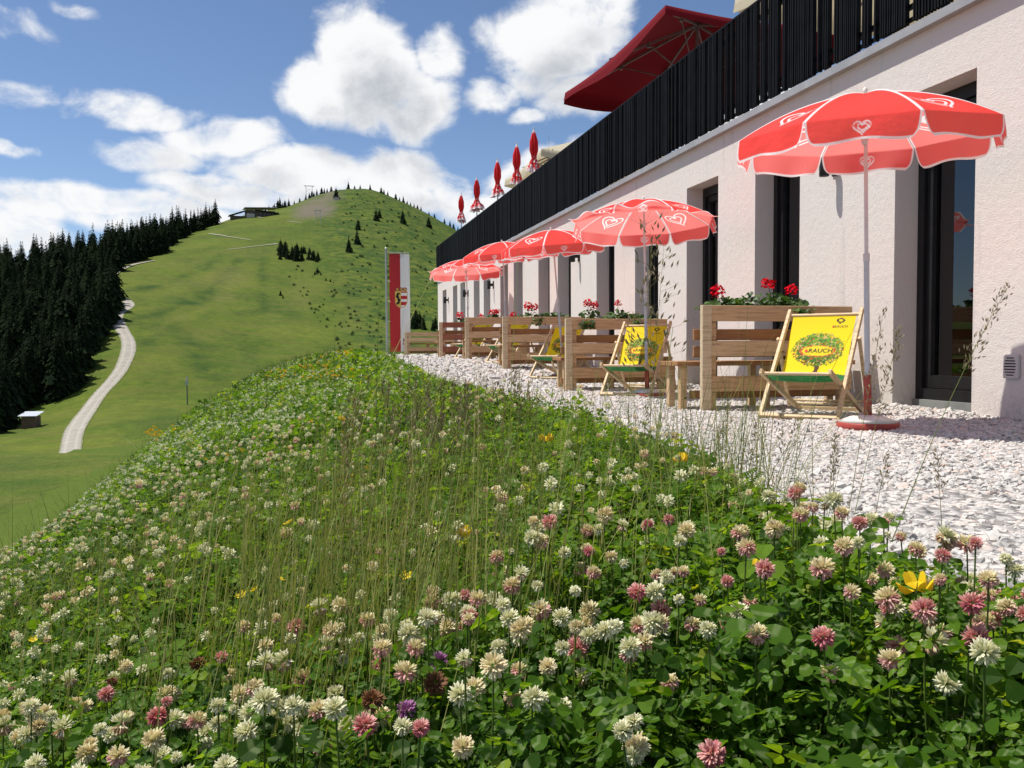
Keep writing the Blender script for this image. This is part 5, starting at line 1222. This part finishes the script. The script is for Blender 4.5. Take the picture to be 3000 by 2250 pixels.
for (t, s, a, b, fl, lb, sd) in ((5.22, 19.28, 5.58, 4.58, .155, 'tallest closed red parasol, nearest one on the roof terrace', 1), (5.22, 20.9, 5.62, 4.62, .135, 'closed parasol second from the right on the roof terrace', 2), (5.22, 23.1, 5.70, 4.70, .165, 'middle one of the five closed red parasols', 3),
                                 (5.22, 26.0, 5.77, 4.77, .20, 'closed parasol with the widest flared skirt, second from the left', 4), (5.22, 28.65, 5.74, 4.80, .14, 'closed parasol at the far left end of the roof terrace', 5)):
    closed_parasol(t, s, a, b, fl, lb, sd)
# big square parasols on the roof terrace
def big_cloth(name, top, under, thru=.28):
    m, nt, b = new_mat(name, .8, .1); co = obj_co(nt); n = noise(nt, co, 2.5, 3, .5)
    c = mixc(nt, n, tuple(x*.85 for x in top), top); nt.links.new(c, b.inputs['Base Color'])
    t = N(nt, 'ShaderNodeBsdfTranslucent', {0: c4(under)}); mx = N(nt, 'ShaderNodeMixShader', {0: thru, 1: O(b), 2: O(t)}); nt.links.new(O(mx), nt.nodes['Material Output'].inputs[0]); return m
M_REDCLOTH = big_cloth('dark_red_cloth', (.17, .007, .012), (.22, .008, .012), .05); M_BEIGE = big_cloth('cream_cloth', (.62, .56, .42), (.62, .52, .32))
def square_parasol(ct, cs, ht, hs, ze, rise, mat, label, rot=0, flap=.22, tilt=(0, 0), wob=.05, seed=0):
    o = empty('square_parasol', (ct, cs, ZT+.005), R(rot), label, 'parasol'); z0 = ze-ZT; n = 17; V = []; Fs = []; n0 = 0; r = np.random.default_rng(seed)
    Tm = Matrix.Translation((0, 0, z0)) @ Matrix.Rotation(R(tilt[0]), 4, 'X') @ Matrix.Rotation(R(tilt[1]), 4, 'Y')
    cs_ = [(-ht, -hs), (ht, -hs), (ht, hs), (-ht, hs)]; top = (0, 0, rise)
    for k in range(4):
        A, B = cs_[k], cs_[(k+1) % 4]; g = []
        for i in range(n):
            v = i/(n-1)
            for j in range(n):
                u = j/(n-1); x = (A[0]*(1-u)+B[0]*u)*v; y = (A[1]*(1-u)+B[1]*u)*v; g.append((x, y, rise*(1-v)-.10*math.sin(math.pi*u)*v*v))
        for f in (.5, 1.0):
            for j in range(n):
                u = j/(n-1); x = A[0]*(1-u)+B[0]*u; y = A[1]*(1-u)+B[1]*u; q = 1+.012*f; g.append((x*q, y*q, -flap*f-.10*math.sin(math.pi*u)+wob*f*math.sin(u*7+k*2+seed)))
        V += [tuple(Tm @ Vector(p)) for p in g]; Fs.append(grid_faces(n+2, n)+n0); n0 = len(V)
    link('canopy', np_mesh('canopy', np.array(V), np.concatenate(Fs), mat, smooth=True), o)
    rb = MB()
    for (x, y) in cs_+[(ht, 0), (-ht, 0), (0, hs), (0, -hs)]:
        rb.bar(tuple(Tm @ Vector((0, 0, rise-.06))), tuple(Tm @ Vector((x*.985, y*.985, -.07))), .022, .035); rb.bar((0, 0, z0-.35), tuple(Tm @ Vector((x*.55, y*.55, rise*.42-.06))), .016, .022)
        rb.tube([tuple(Tm @ Vector((x*.55, y*.55, rise*.42-.11))), tuple(Tm @ Vector((x*.55, y*.55, rise*.42-.03)))], .03, 6)
    rb.build('ribs', plain('parasol_ribs', (.25, .19, .18), .5, .1, 9), o)
    MB().tube([(0, 0, .04), tuple(Tm @ Vector((0, 0, rise+.05)))], .032, 12).build('pole', M_STEEL, o)
    MB().box(-.35, .35, -.35, .35, 0, .08, b=.01).build('foot', M_SILL, o)
square_parasol(6.48, 13.45, 1.60, 2.12, 5.29, .70, M_REDCLOTH, 'large dark red square parasol above the black railing', rot=2, flap=.18, seed=1)
square_parasol(7.25, 21.9, 1.65, 1.9, 5.30, .75, M_BEIGE, 'cream square parasol far along the roof terrace behind the closed red ones', rot=0, seed=2)
square_parasol(7.75, 9.2, 1.85, 1.85, 5.38, .8, M_BEIGE, 'cream square parasol cut by the upper edge of the picture', rot=0, seed=3)
sb = empty('potted_shrub', (5.15, 17.8, ZT+.005), 0, 'thin bare shrub rising over the railing beside the closed parasols', 'shrub')
MB().lathe([(.13, 0), (.17, .3), (.16, .3)], 14).build('pot', M_SILL, sb); b_ = MB(); rs = random.Random(8)
for k in range(16):
    a = rs.uniform(0, 6.28); h = rs.uniform(1.0, 1.5) if k else 1.95; q = rs.uniform(.02, .16) if k else .01; b_.tube([(0, 0, .3), (q*.4*math.cos(a), q*.4*math.sin(a), .3+(h-.3)*.5), (q*math.cos(a), q*math.sin(a), h)], [.006, .004, .002], 4)
b_.build('twigs', M_BARK, sb)
lv = rng.normal(0, 1, (110, 3))*np.array([.09, .09, .17])+np.array([0, 0, 1.2]); V, F = scatter(DL[0], [DL[1]], lv, rotmats(110, rng.uniform(0, 6, 110), rng.normal(0, .8, 110), rng.normal(0, .8, 110)), np.full(110, .025)); link('leaves', np_mesh('leaves', V, F, M_GERLEAF, fl={'tint': np.repeat(rng.random(110)*.5, len(DL[0]))}), sb)

# ================================================================== deckchairs
M_CHAIRWOOD = mat_boards('pale_beech', [(.62, .46, .27), (.68, .52, .32)], .55)
def mat_print():
    m, nt, b = new_mat('printed_canvas', .7, .15); c = attr(nt, 'col', True); nt.links.new(c, b.inputs['Base Color'])
    t = N(nt, 'ShaderNodeBsdfTranslucent', {0: c}); mx = N(nt, 'ShaderNodeMixShader', {0: .25, 1: O(b), 2: O(t)}); nt.links.new(O(mx), nt.nodes['Material Output'].inputs[0]); return m
M_PRINT = mat_print(); M_INK = plain('dark_print', (.035, .03, .025), .7, .05, 9); M_INKRED = plain('red_print', (.55, .05, .02), .7, .05, 9); M_INKYEL = plain('yellow_print', (.78, .62, .02), .7, .04, 9)
CW = .245                                               # half width of the cloth
_ctl = [(-.735, .785), (-.635, .64), (-.53, .49), (-.425, .345), (-.33, .272), (-.14, .275), (.05, .335)]
def _curve():
    P = np.array(_ctl); t = np.arange(len(P)); tt = np.linspace(0, len(P)-1, 400)
    C = np.stack([np.interp(tt, t, P[:, k]) for k in range(2)], -1)
    for k in range(2): C[:, k] = np.convolve(np.pad(C[:, k], 20, mode='reflect', reflect_type='odd'), np.ones(41)/41, 'valid')
    a = np.concatenate([[0], np.cumsum(np.linalg.norm(np.diff(C, axis=0), axis=1))]); return C, a
CC, CA = _curve(); CLEN = CA[-1]
def on_cloth(x, d, lift=0.0):
    """x across, d distance down from the top bar -> chair space (x, forward, z)"""
    d = np.asarray(d, float); y = np.interp(d, CA, CC[:, 0]); z = np.interp(d, CA, CC[:, 1]); e = 1e-3
    ty = np.interp(d+e, CA, CC[:, 0])-np.interp(d-e, CA, CC[:, 0]); tz = np.interp(d+e, CA, CC[:, 1])-np.interp(d-e, CA, CC[:, 1]); L = np.hypot(ty, tz)+1e-9
    return np.stack([np.asarray(x, float)+0*d, y-tz/L*lift*-1*-1, z+ty/L*lift], -1) if False else np.stack([np.asarray(x, float)+0*d, y+(-tz/L)*lift, z+(ty/L)*lift], -1)
def cloth_colours(x, d):
    """the print: yellow cloth, round fruit tree with an oval in its crown, green meadow"""
    r = np.random.default_rng(12); n = len(x); C = np.tile(np.array([.88, .70, .016]), (n, 1)); back = .572   # meadow begins here
    C *= (1-.14*np.clip(1-d/.3, 0, 1))[:, None]
    # trunk
    tx = .01+.0*x; w = .016+.03*np.clip((d-.53)/.045, 0, 1)**2+.02*np.clip((.50-d)/.05, 0, 1); tr = (np.abs(x-tx-.008*np.sin(d*40)) < w) & (d > .44) & (d < back+.01); C[tr] = (.10, .055, .03)
    # crown, speckled with leaves and fruit
    e = np.hypot((x-.0)/.200, (d-.335)/.158); spk = vnoise(x*120, d*120, 3); spk2 = vnoise(x*85+9, d*85, 4); cr = e < 1+.10*spk
    lf = np.stack([.05+.10*(spk > 0), .16+.16*(spk > .1)+.06*spk2, .03+.02*spk2], -1); lf *= (1.25-.6*np.clip((d-.30)/.17, 0, 1)-.3*np.clip(-x/.2, 0, 1))[:, None]
    C[cr] = np.clip(lf, .01, .9)[cr]; fr = cr & (spk2 > .52); C[fr] = (.62, .42, .16); fr = cr & (spk2 < -.62); C[fr] = (.5, .09, .04)
    gap = cr & (e > .82) & (spk < -.35); C[gap] = (.78, .60, .02)
    o = np.hypot((x+.0)/.120, (d-.350)/.046); C[o < 1.22] = (.50, .10, .03); C[(o < 1.22) & (spk2 > .1)] = (.62, .36, .06); C[o < 1.0] = (.82, .66, .03)
    hill = back-.012*np.cos(x*9)+.006*np.sin(x*31); g = d > hill; s_ = vnoise(x*14, d*60, 7); C[g] = np.stack([.03+.02*s_, .16+.06*s_, .05+.02*s_], -1)[g]
    # small tree mark in the upper right corner
    e2 = np.hypot((x-.135)/.033, (d-.058)/.024); C[(e2 < 1) & (e2 > .52)] = (.06, .05, .03); C[(np.abs(x-.135) < .006) & (d > .072) & (d < .097)] = (.06, .05, .03)
    return np.clip(C, .004, .9)
def cloth_mesh():
    nx, nd = 82, 150; x = np.linspace(-CW, CW, nx); d = np.linspace(0, CLEN, nd); D, X = np.meshgrid(d, x, indexing='ij'); narrow = 1-.03*np.sin(math.pi*D/CLEN)
    P = on_cloth((X*narrow).ravel(), D.ravel()); P[:, 2] += -.012*(1-(X.ravel()/CW)**2)*np.sin(math.pi*np.clip((D.ravel()/CLEN-.45)/.5, 0, 1))
    return np_mesh('cloth', P, grid_faces(nd, nx), M_PRINT, smooth=True, col={'col': cloth_colours(-X.ravel(), D.ravel())})
CLOTH = cloth_mesh()
def text_mesh(txt, size, cx, cd_, mat, name='lettering', shear=.12, bold=.0):
    cu = bpy.data.curves.new('t', 'FONT'); cu.body = txt; cu.size = size; cu.align_x = 'CENTER'; cu.align_y = 'CENTER'; cu.shear = shear; cu.offset = bold; cu.space_character = 1.02
    ob = bpy.data.objects.new('t', cu); COL.objects.link(ob); dg = bpy.context.evaluated_depsgraph_get(); me = bpy.data.meshes.new_from_object(ob.evaluated_get(dg)); bpy.data.objects.remove(ob)
    V = np.array([v.co[:] for v in me.vertices]); P = on_cloth(-(V[:, 0]+cx), cd_-V[:, 1], .004)
    for v, p in zip(me.vertices, P): v.co = p
    me.materials.clear(); me.materials.append(mat); me.name = name; return me
TXT_BIG = text_mesh('RAUCH', .054, .020, .350, M_INK); TXT_SMALL = text_mesh('RAUCH', .030, .142, .118, M_INK)
def drop_mesh(cx, cd_, r_):
    pts = [(0, -1.35), (.45, -.55), (.8, .1), (.7, .65), (.3, .95), (-.3, .95), (-.7, .65), (-.8, .1), (-.45, -.55)]; P = on_cloth(np.array([-(p[0]*r_+cx) for p in pts]), np.array([p[1]*r_+cd_ for p in pts]), .004)
    me = bpy.data.meshes.new('drop_mark'); me.from_pydata([tuple(p) for p in P], [], [list(range(len(pts)))[::-1]]); me.materials.append(M_INKRED); return me
DROP_BIG, DROP_SMALL = drop_mesh(-.086, .350, .015), drop_mesh(.085, .118, .009)
def chair_parts():
    hw = CW+.035; b = MB(); parts = []
    for sx in (-1, 1): b.bar((sx*hw, 0.0, 0.0), (sx*hw, -.76, .825), .026, .042, up=(0, .74, .68), b=.003)
    b.tube([(-hw, -.735, .785), (hw, -.735, .785)], .013, 8).bar((-hw, .0, .02), (hw, .0, .02), .03, .03, up=(0, 1, 1)); parts.append(('back_frame', b))
    b = MB(); hi = hw-.032
    for sx in (-1, 1): b.bar((sx*hi, -.97, 0.0), (sx*hi, .085, .352), .026, .040, up=(0, -.3, .95), b=.003)
    b.tube([(-hi-.02, .05, .335), (hi+.02, .05, .335)], .013, 8).bar((-hi, -.96, .018), (hi, -.96, .018), .03, .03).tube([(-hi, -.80, .065), (hi, -.80, .065)], .010, 8); parts.append(('seat_frame', b))
    b = MB(); ho = hw+.030
    for sx in (-1, 1): b.bar((sx*ho, -.53, .60), (sx*ho, -.86, .04), .022, .034, up=(0, 1, .4), b=.003)
    b.tube([(-ho, -.83, .09), (ho, -.83, .09)], .010, 8); parts.append(('prop_frame', b))
    return [(n, m.mesh(n, M_CHAIRWOOD)) for n, m in parts]
CHAIR = chair_parts()
def deckchair(t, s, label, yaw, sc=1.0):
    g = float(zg(s)); o = empty('deckchair', (t, s, g+.015), yaw, label, 'deckchair', 'yellow deckchairs on the gravel'); o.scale = (sc,)*3
    for n, m in CHAIR: link(n, m, o)
    c = link('cloth', CLOTH, o)
    for n, m in (('lettering', TXT_BIG), ('lettering', TXT_SMALL), ('drop_mark', DROP_BIG), ('drop_mark', DROP_SMALL)): link(n, m, c)
# local +y is the way the chair faces; front edge centre placed on the ground
def face(dx, dy): return math.atan2(-dx, dy)
YW = face(-.74, -.67)
deckchair(3.52, 5.62, 'nearest yellow deckchair with a printed tree, left of the near parasol foot', YW)
deckchair(3.40, 8.80, 'second yellow deckchair half behind the second parasol pole', face(-.66, -.75))
deckchair(3.45, 12.15, 'third yellow deckchair mostly hidden by the second bench', face(-.72, -.69))
deckchair(3.50, 15.55, 'fourth yellow deckchair seen through the third bench', face(-.75, -.66))
deckchair(3.50, 19.0, 'farthest yellow deckchair seen through the fourth bench', face(-.75, -.66))

# ================================================================== flag
fp = np.array([2.62, 27.95]); gz = float(zg(fp[1])); fo = empty('banner_flag', (fp[0], fp[1], gz-.05), R(2), 'tall red and white banner with a coat of arms on a grey pole', 'flag')
MB().tube([(0, 0, 0), (0, 0, 3.48)], [.035, .030], 12).lathe([(.045, 3.48), (.05, 3.52), (.02, 3.56)], 12).build('pole', M_STEEL, fo)
MB().tube([(0, 0, 3.40), (.74, 0, 3.40)], .014, 8).build('arm', M_STEEL, fo)
cl = MB()
for z in (.55, 1.2, 1.85, 2.5): cl.tube([(.03, 0, z), (.13, 0, z-.03)], .010, 6)
cl.build('clips', M_BASEW, fo)
def ban(x, z): return -.028*math.sin(x*9+z*1.1)*(.3+x)-.02*math.sin(z*2.3+x*4)
def mat_flag():
    m, nt, b = new_mat('banner_cloth', .75, .15); c = attr(nt, 'col', True); nt.links.new(c, b.inputs['Base Color'])
    t = N(nt, 'ShaderNodeBsdfTranslucent', {0: c}); mx = N(nt, 'ShaderNodeMixShader', {0: .3, 1: O(b), 2: O(t)}); nt.links.new(O(mx), nt.nodes['Material Output'].inputs[0]); return m
nx, nz = 70, 260; X, Z = np.meshgrid(np.linspace(.10, .76, nx), np.linspace(.20, 3.36, nz)); x, z = X.ravel(), Z.ravel(); C = np.where((x < .445)[:, None], np.array([.42, .035, .04]), np.array([.72, .71, .69])); C = C.astype(float)
cx, cz = .475, 1.93; a, b = x-cx, z-cz
sh = (np.abs(a) < .185) & (b < .22) & (b > -.28) & (np.hypot(a/.19, np.minimum(b+.06, 0)/.24) < 1)
C[sh] = np.where((np.sin((b[sh]+.02)*2*math.pi/.20) > -.1)[:, None], np.array([.45, .035, .035]), np.array([.74, .72, .68])); lft = sh & (a < -.005); C[lft] = (.60, .42, .10)
lion = lft & (np.abs(a+.095+.03*np.sin(b*22)) < .028+.022*np.abs(np.sin(b*31))) & (b > -.20) & (b < .18); C[lion] = (.02, .02, .02)
arch = (b > .22) & (b < .245) & (np.abs(a) < .18); C[arch] = (.60, .42, .10)
for dx in (-.12, 0, .12):
    hb = np.hypot((a-dx)/.062, (b-.295)/.055) < 1; C[hb] = (.22, .05, .04); C[hb & (np.hypot((a-dx)/.034, (b-.295)/.03) < 1)] = (.55, .38, .12)
edge_ = (np.abs(np.hypot(a/.19, np.minimum(b+.06, 0)/.24)-1) < .05) & (b < .22) & (b > -.31); C[edge_] = (.5, .34, .10)
Yb = np.array([ban(p, q) for p, q in zip(x, z)])
link('banner', np_mesh('banner', np.stack([x, Yb, z], -1), grid_faces(nz, nx), mat_flag(), smooth=True, col={'col': C}), fo)
